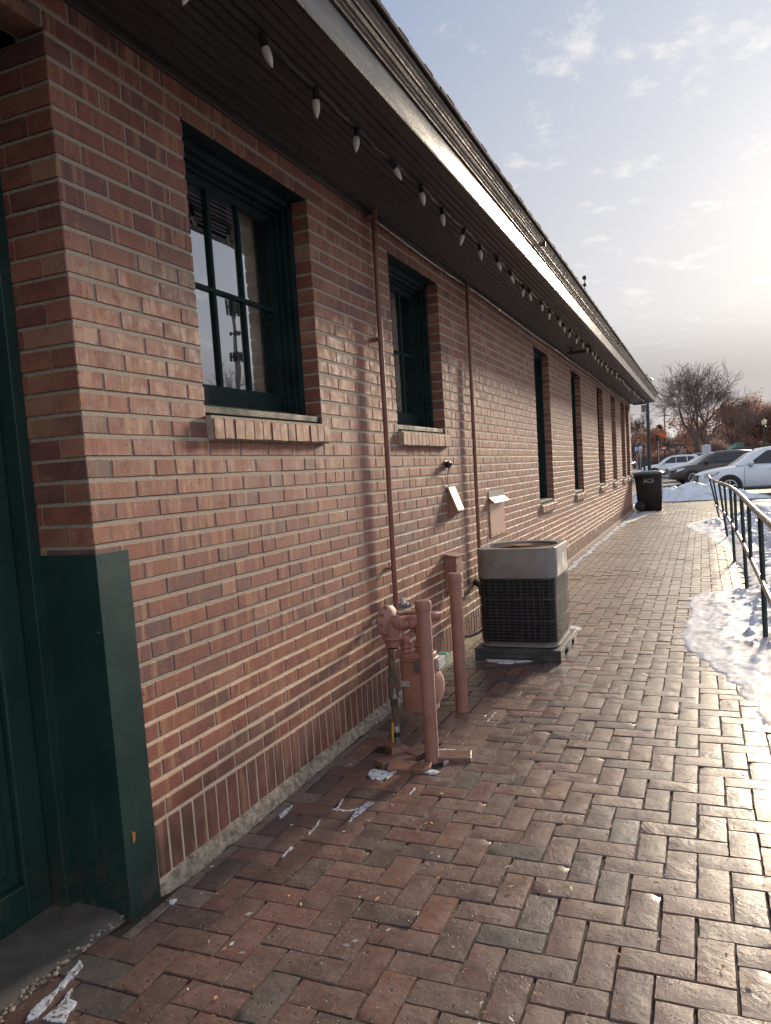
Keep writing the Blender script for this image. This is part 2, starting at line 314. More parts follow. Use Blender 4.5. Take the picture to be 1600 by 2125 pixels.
# ------------------------------------------------------------------ mesh helpers
class MB:
    def __init__(s): s.v = []; s.f = []; s.c = []; s.col = None
    def add(s, vs, fs, col=None):
        b = len(s.v); s.v += [tuple(x) for x in vs]
        for f in fs: s.f.append(tuple(b+i for i in f)); s.c.append(col or s.col)
        return s
    def box(s, x0, y0, z0, x1, y1, z1, col=None):
        v = [(x, y, z) for z in (z0, z1) for y in (y0, y1) for x in (x0, x1)]
        return s.add(v, [(0, 2, 3, 1), (4, 5, 7, 6), (0, 1, 5, 4), (2, 6, 7, 3), (0, 4, 6, 2), (1, 3, 7, 5)], col)
    def tube(s, pts, r, n=10, col=None, cap=True):
        pts = [Vector(p) for p in pts]; k = len(pts)
        rs = r if isinstance(r, (list, tuple)) else [r]*k
        vs = []; fs = []; prev = None
        for i, p in enumerate(pts):
            d = (pts[min(i+1, k-1)]-pts[max(i-1, 0)])
            if d.length < 1e-9: d = Vector((0, 0, 1))
            d.normalize()
            if prev is None:
                a = d.orthogonal().normalized()
            else:
                a = (prev-d*prev.dot(d))
                a = a.normalized() if a.length > 1e-6 else d.orthogonal().normalized()
            prev = a; b = d.cross(a)
            for j in range(n):
                t = 2*math.pi*j/n; vs.append(p+(a*math.cos(t)+b*math.sin(t))*rs[i])
        for i in range(k-1):
            for j in range(n):
                fs.append((i*n+j, i*n+(j+1) % n, (i+1)*n+(j+1) % n, (i+1)*n+j))
        if cap: fs.append(tuple(range(n-1, -1, -1))); fs.append(tuple((k-1)*n+j for j in range(n)))
        return s.add(vs, fs, col)
    def lathe(s, c, ax, prof, n=20, col=None):
        """prof: list of (distance along ax, radius)"""
        c = Vector(c); ax = Vector(ax).normalized(); a = ax.orthogonal().normalized(); b = ax.cross(a); vs = []; fs = []
        for d, r in prof:
            for j in range(n):
                t = 2*math.pi*j/n; vs.append(c+ax*d+(a*math.cos(t)+b*math.sin(t))*max(r, 1e-4))
        k = len(prof)
        for i in range(k-1):
            for j in range(n): fs.append((i*n+j, i*n+(j+1) % n, (i+1)*n+(j+1) % n, (i+1)*n+j))
        fs.append(tuple(range(n-1, -1, -1))); fs.append(tuple((k-1)*n+j for j in range(n)))
        return s.add(vs, fs, col)
    def prism(s, prof, axis, a, b, closed=True, col=None):
        """prof: 2D points; axis 'x','y','z' extruded from a to b"""
        n = len(prof)
        def P(u, v, t): return {'y': (u, t, v), 'x': (t, u, v), 'z': (u, v, t)}[axis]
        vs = [P(u, v, a) for u, v in prof]+[P(u, v, b) for u, v in prof]
        fs = [(i, (i+1) % n, n+(i+1) % n, n+i) for i in range(n if closed else n-1)]
        if closed: fs += [tuple(range(n-1, -1, -1)), tuple(range(n, 2*n))]
        return s.add(vs, fs, col)
    def build(s, name, mat, parent=None, smooth=False, bevel=0, seg=2):
        off = Vector((0, 0, 0)); q = parent
        while q is not None: off = off+q.location; q = q.parent
        me = bpy.data.meshes.new(name); me.from_pydata([(v[0]-off.x, v[1]-off.y, v[2]-off.z) for v in s.v], [], s.f); me.update()
        if any(c is not None for c in s.c):
            at = me.color_attributes.new('bc', 'FLOAT_COLOR', 'CORNER'); arr = []
            for f, c in zip(s.f, s.c): arr += [c[0], c[1], c[2], 1.0]*len(f)
            at.data.foreach_set('color', arr)
            if len(s.c[0]) > 3:
                at = me.color_attributes.new('ctr', 'FLOAT_COLOR', 'CORNER'); arr = []
                for f, c in zip(s.f, s.c): arr += [c[3]-off.x, c[4]-off.y, 0.0, 1.0]*len(f)
                at.data.foreach_set('color', arr)
        me.materials.append(mat)
        o = bpy.data.objects.new(name, me); COL.objects.link(o)
        if parent is not None: o.parent = parent
        if smooth:
            me.polygons.foreach_set('use_smooth', [True]*len(me.polygons))
            try: me.set_sharp_from_angle(angle=rad(38))
            except Exception: pass
        if bevel:
            md = o.modifiers.new('bevel', 'BEVEL'); md.width = bevel; md.segments = seg; md.limit_method = 'ANGLE'; md.angle_limit = rad(40)
        return o
def tag(o, label=None, cat=None, group=None, kind=None):
    for k, v in (('label', label), ('category', cat), ('group', group), ('kind', kind)):
        if v: o[k] = v
    return o
def thing(name, label, cat, loc=(0, 0, 0), group=None, rz=0):
    o = bpy.data.objects.new(name, None); COL.objects.link(o); o.location = loc; o.rotation_euler = (0, 0, rz); o.empty_display_size = .1
    return tag(o, label, cat, group)
def copy_tree(o, parent=None):
    c = o.copy(); COL.objects.link(c)
    if parent is not None: c.parent = parent
    for ch in list(o.children): copy_tree(ch, c)
    return c
def mixr(a, b, t): return tuple(x+(y-x)*t for x, y in zip(a, b))

# ------------------------------------------------------------------ the building
CP = .0698                                   # course pitch
def ZJ(j): return (35.9-j)*CP+.05
YEND = 19.7
WIN = [(.647, 1.619, 1.60), (2.66, 3.615, 1.60)] + [(a, b, .86) for a, b in ((7.05, 7.97), (9.72, 10.65), (12.68, 13.59), (15.0, 15.88), (17.05, 18.0), (18.30, 19.22))]
HEAD = ZJ(-3)
OPEN = [(a, b, z, HEAD) for a, b, z in WIN]+[(-1.35, 0.0, -1, HEAD)]
building = thing('brick_building', 'long low red brick building with dark eaves and deep green-framed windows', 'building', (0, 0, 0))

PAL = [((0.271, 0.094, 0.063), 6), ((0.249, 0.088, 0.063), 5), ((0.297, 0.117, 0.083), 4), ((0.215, 0.077, 0.063), 3.5), ((0.318, 0.131, 0.080), 2.4), ((0.159, 0.068, 0.063), 1.6), ((0.361, 0.194, 0.127), 1.0), ((0.194, 0.106, 0.083), .8)]
def bcol(r=R):
    t = r.random()*sum(w for _, w in PAL)
    for c, w_ in PAL:
        t -= w_
        if t <= 0: break
    k = .90+r.random()*.20
    return tuple(min(1, x*k*(.96+.08*r.random())) for x in c)
wall = MB()
def wall_brick(y0, y1, z0, z1, depth=.1, face=0.0, col=None):
    dx = (R.random()-.5)*.002; j = lambda: (R.random()-.5)*.0022
    b = .0028; f = face+dx; c = col or bcol()
    O = [(y0+j(), z0+j()), (y1+j(), z0+j()), (y1+j(), z1+j()), (y0+j(), z1+j())]
    I = [(O[0][0]+b, O[0][1]+b), (O[1][0]-b, O[1][1]+b), (O[2][0]-b, O[2][1]-b), (O[3][0]+b, O[3][1]-b)]
    vs = [(f, y, z) for y, z in I]+[(f-b, y, z) for y, z in O]+[(f-depth, y, z) for y, z in O]
    fs = [(0, 1, 2, 3)]+[(i+4, (i+1) % 4+4, (i+1) % 4, i) for i in range(4)]+[(i+8, (i+1) % 4+8, (i+1) % 4+4, i+4) for i in range(4)]
    wall.add(vs, fs, c)
MJ = .0138; MV = .0085; ST = .2159
def clip(y0, y1, z0, z1):
    """cut the interval y0..y1 of the course z0..z1 by the openings"""
    segs = [(y0, y1)]
    zc_ = (z0+z1)/2
    for a, b, za, zb in OPEN:
        if za < zc_ < zb:
            ns = []
            for s0, s1 in segs:
                if s1 <= a or s0 >= b: ns.append((s0, s1)); continue
                if s0 < a: ns.append((s0, a))
                if s1 > b: ns.append((b, s1))
            segs = ns
    return segs
for k in range(33, -7, -1):                      # course between joint k (top edge) and k+1 ... counted down from the soldier row
    z1 = ZJ(k-1)-MJ/2+.0; z0 = ZJ(k)+MJ/2
    if z1 > 3.0: break
    odd = (k-1) % 2 != 0
    y = -2.0*ST - (ST/2 if odd else 0)
    rowp = []
    while y < YEND:
        y1 = y+ST
        parts_ = [(y, y1)]
        if R.random() < .13 and y > .3: parts_ = [(y, y+ST/2), (y+ST/2, y1)]
        for p0, p1 in parts_:
            if p1 > YEND: p1 = YEND+MJ/2
            for s0, s1 in clip(p0+MV/2, p1-MV/2, z0, z1):
                if s1-s0 > .004: rowp.append((s0, s1))
        y = y1
    rowp.sort(key=lambda q: q[0]); fix = []
    for q in rowp:
        if q[1]-q[0] < .045 and fix and abs(fix[-1][1]-q[0]) < .02: fix[-1][1] = q[1]
        else: fix.append(list(q))
    fix2 = []
    for q in reversed(fix):
        if q[1]-q[0] < .045 and fix2 and abs(fix2[-1][0]-q[1]) < .02: fix2[-1][0] = q[0]
        else: fix2.append(q)
    for s0, s1 in fix2:
        for a_, b_, za_, zb_ in OPEN:
            if za_ < (z0+z1)/2 < zb_:
                if abs(s1-a_) < .03: s1 = a_
                if abs(s0-b_) < .03: s0 = b_
        dep = .1
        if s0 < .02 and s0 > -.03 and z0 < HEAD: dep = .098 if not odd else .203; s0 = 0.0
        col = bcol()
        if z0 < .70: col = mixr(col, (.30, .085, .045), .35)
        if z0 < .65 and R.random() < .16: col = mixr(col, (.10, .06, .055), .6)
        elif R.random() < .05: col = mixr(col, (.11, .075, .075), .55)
        wall_brick(s0, s1, z0, z1, dep, 0, col)
    # door jamb bricks behind the corner brick
    if ZJ(k) < HEAD-.01:
        xs = [(-.109, -.29)] if not odd else [(-.214, -.29)]
        for xa, xb in xs:
            c = bcol(); wall.box(xb, 0.0, z0, xa, .09, z1, c)
# soldier course at the foot
y = 0.006
while y < YEND-.05:
    if True:
        z0, z1 = .052+R.random()*.004, ZJ(33)-MJ/2
        c = mixr(bcol(), (.20, .075, .06), .55)
        wall_brick(y+.004, y+.0655, z0, z1, .1, 0.0, c)
    y += .0718
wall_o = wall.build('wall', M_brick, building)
mo = MB()
def mrect(y0, y1, z0, z1, x0=-.12, x1=-.0034): mo.box(x0, y0, z0, x1, y1, z1)
def mlow(y0, y1, z0, z1): mrect(y0, y1, z0, z1)
cuts = sorted(WIN); ys = .007
e = .006
for a, b, zb in cuts:
    mrect(ys, a-e, 0.03, HEAD+.016)
    mrect(a-e, b+e, .03, zb)
    ys = b+e
mrect(ys, YEND-.004, .03, HEAD+.016)
mo.box(-.12, -2.0, HEAD+.016, -.0034, YEND-.004, 3.05)
mo.box(-.289, .007, .03, -.12, .16, HEAD)        # jamb core at the door
mo.build('mortar', M_mortar, wall_o)
tagw = wall_o
# back-up structure, far end, room
bk = MB()
bk.box(-9.0, YEND-.12, 0, -.12, YEND-.02, 3.2); bk.box(-9.0, -2.2, -.1, -8.9, YEND-.02, 3.2); bk.box(-9, -2.2, 2.93, -.02, YEND-.02, 2.98)
bk.box(-8.9, -2.2, -.12, -.30, YEND-.13, -.06); bk.box(-8.9, -2.25, -.1, -.02, -2.15, 3.2); bk.box(-.14, -2.2, -.1, -.02, -1.36, 2.93)
bk.build('inner_structure', M_dark, building)
for a, b, zb in WIN:                              # pale panel behind each window
    rm = MB(); rm.box(-.30, b-.26, zb+.1, -.27, b+.16, 2.74); rm.box(-1.0, b+.16, .3, -.29, b+.19, 2.74)
    rm.build('inner_panel', M_room, building)
# end return: pale brick strip seen past the last window is the corner itself
ft = MB()                                         # concrete footing strip, rough edge
prev = None; vs = []; fs = []; n = 400
for i in range(n+1):
    yy = .135+(YEND+.1-.135)*i/n
    o_ = noise.noise(Vector((yy*9, 0, 3)))*.012+noise.noise(Vector((yy*31, 5, 3)))*.006
    h_ = noise.noise(Vector((yy*13, 9, 3)))*.007-max(0, min(.07, (.26-yy)*.5))
    o_ -= .010
    vs += [(-.01, yy, .056+h_*.3), (.010+o_*.4, yy, .050+h_), (.030+o_, yy, .030+h_), (.046+o_, yy, -.03)]
for i in range(n):
    for k in range(3): fs.append((i*4+k, i*4+k+1, (i+1)*4+k+1, (i+1)*4+k))
ft.add(vs, fs); ft.build('footing', M_conc, building, smooth=True)

# windows ----------------------------------------------------------------
def brick_sill(W, z):
    s = MB(); y = -.002; 
    nb = round((W+.02)/.0715); wd = (W+.02)/nb
    for i in range(nb):
        c = mixr(bcol(), (.42, .24, .16), .45); p = .034+(R.random()-.5)*.004
        y0 = y+i*wd+.004; y1 = y+(i+1)*wd-.004; j = (R.random()-.5)*.004
        prof = [(-.10, z-.0), (-.10, z+.10), (p-.004, z+.082+j), (p, z+.078+j), (p, z+.004+j), (p-.003, z+j)]
        s.prism(prof, 'y', y0, y1, True, c)
    return s
def make_window(W, zb, tall):
    """local: y 0..W is the brick opening, face of the wall at x=0"""
    hd = HEAD
    fr = MB()
    G0, G1 = .123, W-.089; zs = zb+.10
    # stepped frame: outer casing, brick mould, inner stop
    for sgn in (0, 1):
        def Y(a): return a if not sgn else W-a
        for (a, b, x0, x1) in ((0.0, .040, -.24, -.088), (.040, .060, -.24, -.108), (.060, .078, -.24, -.135), (.078, .090 if sgn else .1, -.24, -.158)):
            y0, y1 = sorted((Y(a), Y(b))); fr.box(x0, y0, zs, x1, y1, hd+.004)
    for (a, b, x0, x1) in ((0, .030, -.24, -.088), (.030, .050, -.24, -.115), (.050, .066, -.24, -.150)):
        fr.box(x0, .0, hd-b, x1, W, hd-a+.002)
    f = fr.build('window', M_wgreen, None, bevel=.002)
    li = MB(); li.box(-.24, -.03, hd+.0025, -.006, W+.03, hd+.0063); li.build('lintel', M_wgreen, f)
    sb = MB(); sb.prism([(-.24, zs-.03), (-.24, zs+.045), (-.05, zs+.022), (-.010, zs+.010), (-.008, zs-.018), (-.03, zs-.03)], 'y', .002, W-.002)
    sb.build('sill_board', M_wgreen, f, bevel=.003)
    brick_sill(W, zb-.022 if not tall else zb-.022).build('sill', M_brick, f)
    sm = MB(); sm.box(-.10, -.004, zb-.024, .024, W+.024, zb+.070); sm.build('sill_mortar', M_mortar, f)
    def sash(z0, z1, x, mz, bottom=.075, cols=2, top=.045):
        s = MB(); g0, g1 = G0, G1
        s.box(x-.018, g0-.045, z0, x+.018, g0, z1); s.box(x-.018, g1, z0, x+.018, g1+.01, z1)
        s.box(x-.018, g0, z0, x+.018, g1, z0+bottom); s.box(x-.018, g0, z1-top, x+.018, g1, z1)
        for k in range(1, cols+1):
            yy = (.387, .620)[k-1] if cols == 2 else g0+(g1-g0)*k/(cols+1)
            s.box(x-.012, yy-.010, z0+bottom, x+.013, yy+.010, z1-top)
        for zz in mz: s.box(x-.012, g0, zz-.010, x+.0125, g1, zz+.010)
        s.build('sash', M_wgreen, f, bevel=.003)
        p = MB(); p.add([(x-.002, g0, z0+bottom-.004), (x-.002, g1, z0+bottom-.004), (x-.002, g1, z1-top+.004), (x-.002, g0, z1-top+.004)], [(0, 1, 2, 3)]); p.build('pane', M_glass, f)
    if not tall: sash(zs+.035, hd-.055, -.19, [2.245], .095)
    else:
        sash(1.87, hd-.055, -.172, [2.27], .04); sash(zs+.035, 1.90, -.215, [1.47], .085)
    if not tall:
        st = MB(); st.box(-.186, .80, zb+.30, -.184, .813, zb+.33); 
    return f
protos = {}
for i, (a, b, zb) in enumerate(WIN):
    W_ = round(b-a, 2); tall = zb < 1
    f = make_window(b-a, zb, tall)
    f.parent = building; f.location = (0, a, 0)
# soffit, fascia, roof ------------------------------------------------------
EY0, EY1 = -2.6, 20.3
sf = MB(); prof = []; x = 0.018; bw = .0405
while x < .53:
    prof += [(x, 2.934), (x+.003, 2.9235), (x+bw-.010, 2.9235), (x+bw-.006, 2.934)]; x += bw
prof += [(x, 2.960), (.0, 2.960)]
sf.prism(prof, 'y', EY0, EY1-.06)
sf.build('soffit', M_soffit, building)
bd = MB(); bd.box(x+.001, EY0, 2.914, .600, EY1-.02, 2.965); bd.box(.0, EY0, 2.895, .016, YEND+.02, 2.965); bd.box(-.3, EY1-.09, 2.914, x-.002, EY1-.025, 2.965)
bd.build('soffit_border', M_soffit, building, bevel=.003)
fa = MB(); fa.prism([(.598, 2.912), (.612, 2.910), (.616, 2.918), (.622, 3.030), (.60, 3.032)], 'y', EY0, EY1)
fa.prism([(EY1-.02, 2.910), (EY1, 2.910), (EY1, 3.03), (EY1-.02, 3.03)], 'x', -5, .6)
fa.build('fascia', M_fascia, building, bevel=.002)
cr = MB()
cr.prism([(.600, 3.0335), (.632, 3.0335), (.634, 3.046), (.641, 3.048), (.642, 3.058), (.650, 3.060), (.656, 3.069), (.656, 3.078), (.600, 3.078)], 'y', EY0, EY1+.015)
cr.build('cornice', M_trim, building, bevel=.0012)
c2_ = MB(); c2_.prism([(.600, 3.080), (.662, 3.080), (.665, 3.088), (.672, 3.096), (.676, 3.108), (.683, 3.110), (.685, 3.122), (.600, 3.122)], 'y', EY0, EY1+.03)
for yy in (4.25, 9.9, 15.5): c2_.box(.655, yy, 3.079, .6865, yy+.010, 3.124)
c2_.build('gutter', M_trim, building, bevel=.001)
rf = MB(); yy = EY0; slope = .62; k = 0
while yy < EY1+.05:
    wdt = .305; e_ = .700+R.random()*.004; zt = 3.126
    th = .020+R.random()*.002
    ya, yb = yy, min(yy+wdt-.004, EY1+.05)
    rf.prism([(e_-.005, zt), (e_, zt+.004), (e_, zt+th), (e_-.33, zt+th+.33*slope), (e_-.33, zt+.33*slope)], 'y', ya, yb)
    rf.prism([(e_-.03, zt+th), (e_+.002, zt+th-.001), (e_+.001, zt+th+.006), (e_-.3, zt+th+.006+.3*slope)], 'y', ya+.10, ya+.20)
    yy += wdt; k += 1
rf.add([(.68, EY0, 3.13), (.68, EY1+.05, 3.13), (-4.3, EY1-4.6, 3.13+4.98*slope), (-4.3, EY0, 3.13+4.98*slope), (-9.3, EY1+.05, 3.13), (-9.3, EY0, 3.13)],
       [(0, 1, 2, 3), (1, 4, 2), (3, 2, 4, 5)])
rf.build('roof', M_shingle, building)
# door --------------------------------------------------------------------
fr = MB(); fr.box(-.34, -.045, 0.0, -.228, .0, HEAD); fr.box(-.34, -1.35, 0.0, -.228, -1.30, HEAD); fr.box(-.34, -1.30, HEAD-.05, -.228, -.045, HEAD)
fr.build('door_frame', M_green, building, bevel=.003)
dr = MB(); X0 = -.33; X1 = -.290
dr.box(X0, -1.298, .025, X1, -1.14, 2.71); dr.box(X0, -.145, .025, X1, -.046, 2.71)
for z0, z1 in ((.025, .15), (.95, 1.10), (2.60, 2.71)): dr.box(X0, -1.14, z0, X1, -.145, z1)
dr.box(X0, -1.14, .15, X1-.022, -.145, .95); dr.box(X0, -.70, .15, X1-.004, -.60, .95)
dr.box(X0, -1.14, 1.10, X1-.022, -.145, 2.60)
for y0, y1 in ((-.585, -.160), (-1.125, -.715)): dr.box(X0, y0+.03, .20, X1-.012, y1-.03, .90)
door = dr.build('door', M_green, building, bevel=.006)
hb = MB(); hb.lathe((X1, -1.20, 1.02), (1, 0, 0), [(0, .028), (.008, .028), (.012, .012), (.04, .012), (.045, .026), (.065, .026), (.072, .015)]); hb.build('handle', M_galv, door, True)
cg = MB(); T = .006
cg.prism([(-.288, -.0065), (T, -.0065), (T+.001, -.0055), (T+.001, .141), (-.0005+T*.5-.0005, .141), (.002, -.0005), (-.288, -.0005)], 'z', -.01, 1.207)
cgo = cg.build('corner_guard', M_green, building, bevel=.0012)
ru = MB(); vs = [(T+.0016, .040, .262)]
for i in range(14):
    t = 2*math.pi*i/14; r_ = 1+.25*math.sin(3*t+1); vs.append((T+.0016, .040+.0075*r_*math.cos(t), .262+.020*r_*math.sin(t)))
ru.add(vs, [(0, i+1, (i+1) % 14+1) for i in range(14)]); 
ru.build('rust_spot', mat_plain('rust', (.30, .13, .03), .9, 0, .5, 90, .5), cgo)
sl_ = MB(); vs = []; fs = []; n = 60
for i in range(n+1):
    yy = -1.6+1.6*i/n; o_ = noise.noise(Vector((yy*11, 2, 0)))*.008+noise.noise(Vector((yy*37, 2, 0)))*.005
    vs += [(-.36, yy, .022), (-.07+o_, yy, .020), (-.035+o_, yy, .008+abs(o_)*.3), (-.018+o_, yy, -.012), (-.015+o_, yy, -.05)]
for i in range(n):
    for k in range(4): fs.append((i*5+k, i*5+k+1, (i+1)*5+k+1, (i+1)*5+k))
sl_.add(vs, fs); sl_.build('threshold', M_slab, building, smooth=True)
cs_ = MB(); 
for i in range(260):
    yy = R.uniform(-1.5, .15); xx = R.gauss(-.028, .011); s_ = R.uniform(.003, .009); zz = .006+R.random()*.006
    cs_.lathe((xx, yy, zz-.004), (R.random()-.5, R.random()-.5, 1), [(0, s_*.8), (s_*.5, s_), (s_*.9, s_*.4)], 5)
cs_.build('crumbled_edge', M_conc, building)['kind'] = 'stuff'

# ------------------------------------------------------------------ the brick path (herringbone pavers, 4 x 8 inches)
pv = MB(); U = .1025; X0_, Y0_ = 1.207, .115
PP = [((0.138, 0.062, 0.050), 5), ((0.119, 0.060, 0.052), 4.5), ((0.159, 0.081, 0.064), 3), ((0.095, 0.052, 0.047), 3), ((0.055, 0.040, 0.040), 2.0), ((0.079, 0.071, 0.069), .9), ((0.181, 0.080, 0.056), 1.4)]
def pcol():
    t = R.random()*sum(w for _, w in PP)
    for c, w_ in PP:
        t -= w_
        if t <= 0: break
    k = .85+R.random()*.3
    return tuple(x*k for x in c)
def path_right(y):      # right edge of the paved path
    return 2.22 if y < 17 else 2.22-(y-17)*.23
HOLES = []
def paver(x0, y0, x1, y1):
    cx, cy = (x0+x1)/2, (y0+y1)/2
    if cy < 0.0:
        if x1 < -.005: return
    elif x0 < .0: 
        if x1 < .06: return
        x0 = .035; cx = (x0+x1)/2
    if x1 > path_right(cy)+.1 or cy > 23.3: return
    for hx, hy, hr in HOLES:
        if (cx-hx)**2+(cy-hy)**2 < hr*hr: return
    g = lambda k: .0016+R.random()**2*k
    x0 += g(.0045); x1 -= g(.0045); y0 += g(.0028); y1 -= g(.0028)
    near = cy < 4.6
    nx = max(1, round((x1-x0)/(.024 if near else .2))); ny = max(1, round((y1-y0)/(.024 if near else .2)))
    a = (R.random()-.5)*.022; tx = (R.random()-.5)*.020; ty = (R.random()-.5)*.020; dz = (R.random()-.5)*.004
    big = noise.noise(Vector((cx*1.1, cy*.9, 0)))*.008
    ca, sa = math.cos(a), math.sin(a); sd = Vector((R.random()*99, R.random()*99, 0))
    chip = R.random() < .25; chc = R.randrange(4)
    def T_(x, y, z):
        dx, dy = x-cx, y-cy
        return (cx+dx*ca-dy*sa, cy+dx*sa+dy*ca, z+dz+big+dx*tx+dy*ty)
    col = pcol()
    if cx < .13 and cy > 0: col = mixr(col, (.19, .165, .14), .75)
    bv = .0018; vs = []; fs = []
    for j in range(ny+1):
        for i in range(nx+1):
            x = x0+bv+(x1-x0-2*bv)*i/nx; y = y0+bv+(y1-y0-2*bv)*j/ny; z = 0
            if near:
                q = Vector((x*22, y*22, 0))+sd
                z = noise.noise(q)*.0012; edge = i in (0, nx) or j in (0, ny)
                if edge: x += noise.noise(q*3)*.0030; y += noise.noise(q*3+Vector((9, 9, 0)))*.0030; z -= .0012
                if chip and (i, j) == ((0, 0), (nx, 0), (0, ny), (nx, ny))[chc]: z -= .004; x += (cx-x)*.12; y += (cy-y)*.12
            vs.append(T_(x, y, z))
    w1 = nx+1
    for j in range(ny):
        for i in range(nx): fs.append((j*w1+i, j*w1+i+1, (j+1)*w1+i+1, (j+1)*w1+i))
    ring = [(i, 0) for i in range(nx)]+[(nx, j) for j in range(ny)]+[(i, ny) for i in range(nx, 0, -1)]+[(0, j) for j in range(ny, 0, -1)]
    b = len(vs); n_ = len(ring)
    for i, j in ring:
        x = x0+(x1-x0)*i/nx; y = y0+(y1-y0)*j/ny
        if near: q = Vector((x*60, y*60, 7))+sd; x += noise.noise(q)*.0018; y += noise.noise(q+Vector((5, 5, 5)))*.0018
        vs.append(T_(x, y, -.006))
    for i, j in ring:
        x = x0+(x1-x0)*i/nx; y = y0+(y1-y0)*j/ny; vs.append(T_(x, y, -.04))
    for k in range(n_):
        i, j = ring[k]; i2, j2 = ring[(k+1) % n_]
        fs.append((j*w1+i, b+k, b+(k+1) % n_, j2*w1+i2)); fs.append((b+k, b+n_+k, b+n_+(k+1) % n_, b+(k+1) % n_))
    pv.add(vs, fs, (*col, cx, cy))
HOLES = [(.47, 1.42, .16), (.33, 1.58, .14)]
for i in range(-20, 16):
    for j in range(-28, 232):
        s_ = (i+j) % 4
        x = X0_+i*U; y = Y0_+j*U
        if s_ == 0: paver(x, y, x+2*U, y+U)
        elif s_ == 2: paver(x, y, x+U, y+2*U)
tag(pv.build('path', M_paver, None, smooth=True), kind='structure')
jd = MB(); vs = []; fs = []; nx, ny = 46, 460
for j in range(ny+1):
    for i in range(nx+1):
        x = -.4+2.9*i/nx; y = -3.0+27*j/ny
        vs.append((x, y, -.0080+noise.noise(Vector((x*14, y*14, 0)))*.005+noise.noise(Vector((x*1.1, y*.9, 0)))*.008))
for j in range(ny):
    for i in range(nx): a = j*(nx+1)+i; fs.append((a, a+1, a+nx+2, a+nx+1))
jd.add(vs, fs); tag(jd.build('soil', M_dirt, None, smooth=True), kind='structure')
# parking lot, road, ground
lot = MB()
vs = []; fs = []; rows = [(-30, -.06), (16.5, -.045), (20.5, -.028), (23.4, -.035), (26, -.13), (60, -.13), (96, -.13)]
for y, z in rows: vs += [(-40, y, z-.03 if y < 23 else z), (-.6, y, z-.03 if y < 23 else z), (45, y, z-.0)]
for k in range(len(rows)-1):
    for i in range(2): a = k*3+i; fs.append((a, a+1, a+4, a+3))
lot.add(vs, fs); tag(lot.build('parking_lot', M_asph), kind='structure')
g = MB(); g.add([(-900, 95.5, -.14), (900, 95.5, -.14), (900, 1800, -.14), (-900, 1800, -.14)], [(0, 1, 2, 3)])
g.add([(-900, -600, -.16), (900, -600, -.16), (900, 95.5, -.16), (-900, 95.5, -.16)], [(0, 1, 2, 3)]); tag(g.build('ground', M_grass), kind='structure')
rd = MB(); rd.box(-200, 118, -.139, 200, 130, -.132); tag(rd.build('road', M_asph), kind='structure')

# ------------------------------------------------------------------ snow
def lerp_tab(t, x):
    if x <= t[0][0]: return t[0][1]
    for (a, va), (b, vb) in zip(t, t[1:]):
        if x <= b: return va+(vb-va)*(x-a)/(b-a)
    return t[-1][1]
EDGE = [(-1, 3.2), (1.2, 2.75), (2.0, 2.22), (2.35, 2.06), (2.75, 1.97), (3.2, 1.88), (3.6, 1.76), (4.1, 1.62), (4.5, 1.58), (5.0, 1.60), (5.4, 1.66), (5.75, 1.60), (6.1, 1.62), (6.42, 1.70), (6.50, 2.10), (6.6, 2.2), (8.8, 2.16), (9.4, 2.10), (10.4, 2.06), (12.0, 1.84), (13.2, 1.62), (14.3, 1.44), (14.8, 1.42), (15.3, 1.55), (16.2, 1.9), (17.0, 2.2), (17.6, 3.0), (18.2, 9.5)]
def snow_field(name, x0, x1, y0, y1, nx, ny, hf, mat):
    s = MB(); vs = []; fs = []
    for j in range(ny+1):
        y = y0+(y1-y0)*j/ny
        for i in range(nx+1):
            x = x0+(x1-x0)*i/nx; vs.append((x, y, hf(x, y)))
    for j in range(ny):
        for i in range(nx):
            a = j*(nx+1)+i
            if max(vs[a][2], vs[a+1][2], vs[a+nx+2][2], vs[a+nx+1][2]) > -.03: fs.append((a, a+1, a+nx+2, a+nx+1))
    s.add(vs, fs); return tag(s.build(name, mat, None, smooth=True), kind='stuff')
def fbm(x, y, s, z=0, o=4):
    v = 0; a = 1; 
    for k in range(o): v += a*noise.noise(Vector((x*s, y*s, z+k*7))); s *= 2.1; a *= .5
    return v
def bank(x, y):
    e_ = lerp_tab(EDGE, y)+fbm(x, y, 5, 1, 3)*.05+fbm(x, y, 24, 5, 3)*.022
    d = x-e_
    if d < 0: return max(-.05, d*.35-.003)
    h = .020*min(1, d/.22)+.002+.004*fbm(x, y, 22, 3, 2)*min(1, d/.05)
    fl = max(0, min(1, (d-.18)/.4))
    rough = (fbm(x, y, 2.6, 4, 4)*.5+.5)
    lump = max(0, fbm(x, y, 8, 9, 4)-.25)*.12
    high = max(0, min(1, (x-2.12)/.7))*.20
    if y < 3.3: fl *= max(0, min(1, (y-2.9)/.5+max(0, x-2.3)))
    if 6.6 < y < 9: fl *= .35
    return h+fl*(rough*.065+lump*.8)+high*(.4+rough*.9)*(1 if y > 3.2 else .25)*(1 if y < 16 else max(0, (17.5-y)/1.5))
snow_field('snow_bank', 1.35, 5.5, 1.0, 17.8, 260, 640, bank, M_snow)
def far(x, y):
    d1 = y-(23.75+.25*fbm(x, 0, 1.2, 3)); d2 = 26.4+.5*fbm(x, 0, .8, 8)-y
    if d1 < 0: return -.1
    edge_ = min(1, d1/.9)*min(1, max(0, d2)/.9)
    ctr = math.exp(-((x-.9)/1.5)**2)*.20+math.exp(-((x-1.9)/.8)**2)*.18
    if x > 2.6: edge_ *= max(.0, 1-(x-2.6)/1.2)
    return -.10+.06*min(1, d1/.3)+edge_*(.13+ctr+.20*(fbm(x, y, 1.9, 6, 6)))
snow_field('snow_pile', -4, 5.2, 23.4, 26.8, 190, 90, far, M_snow)
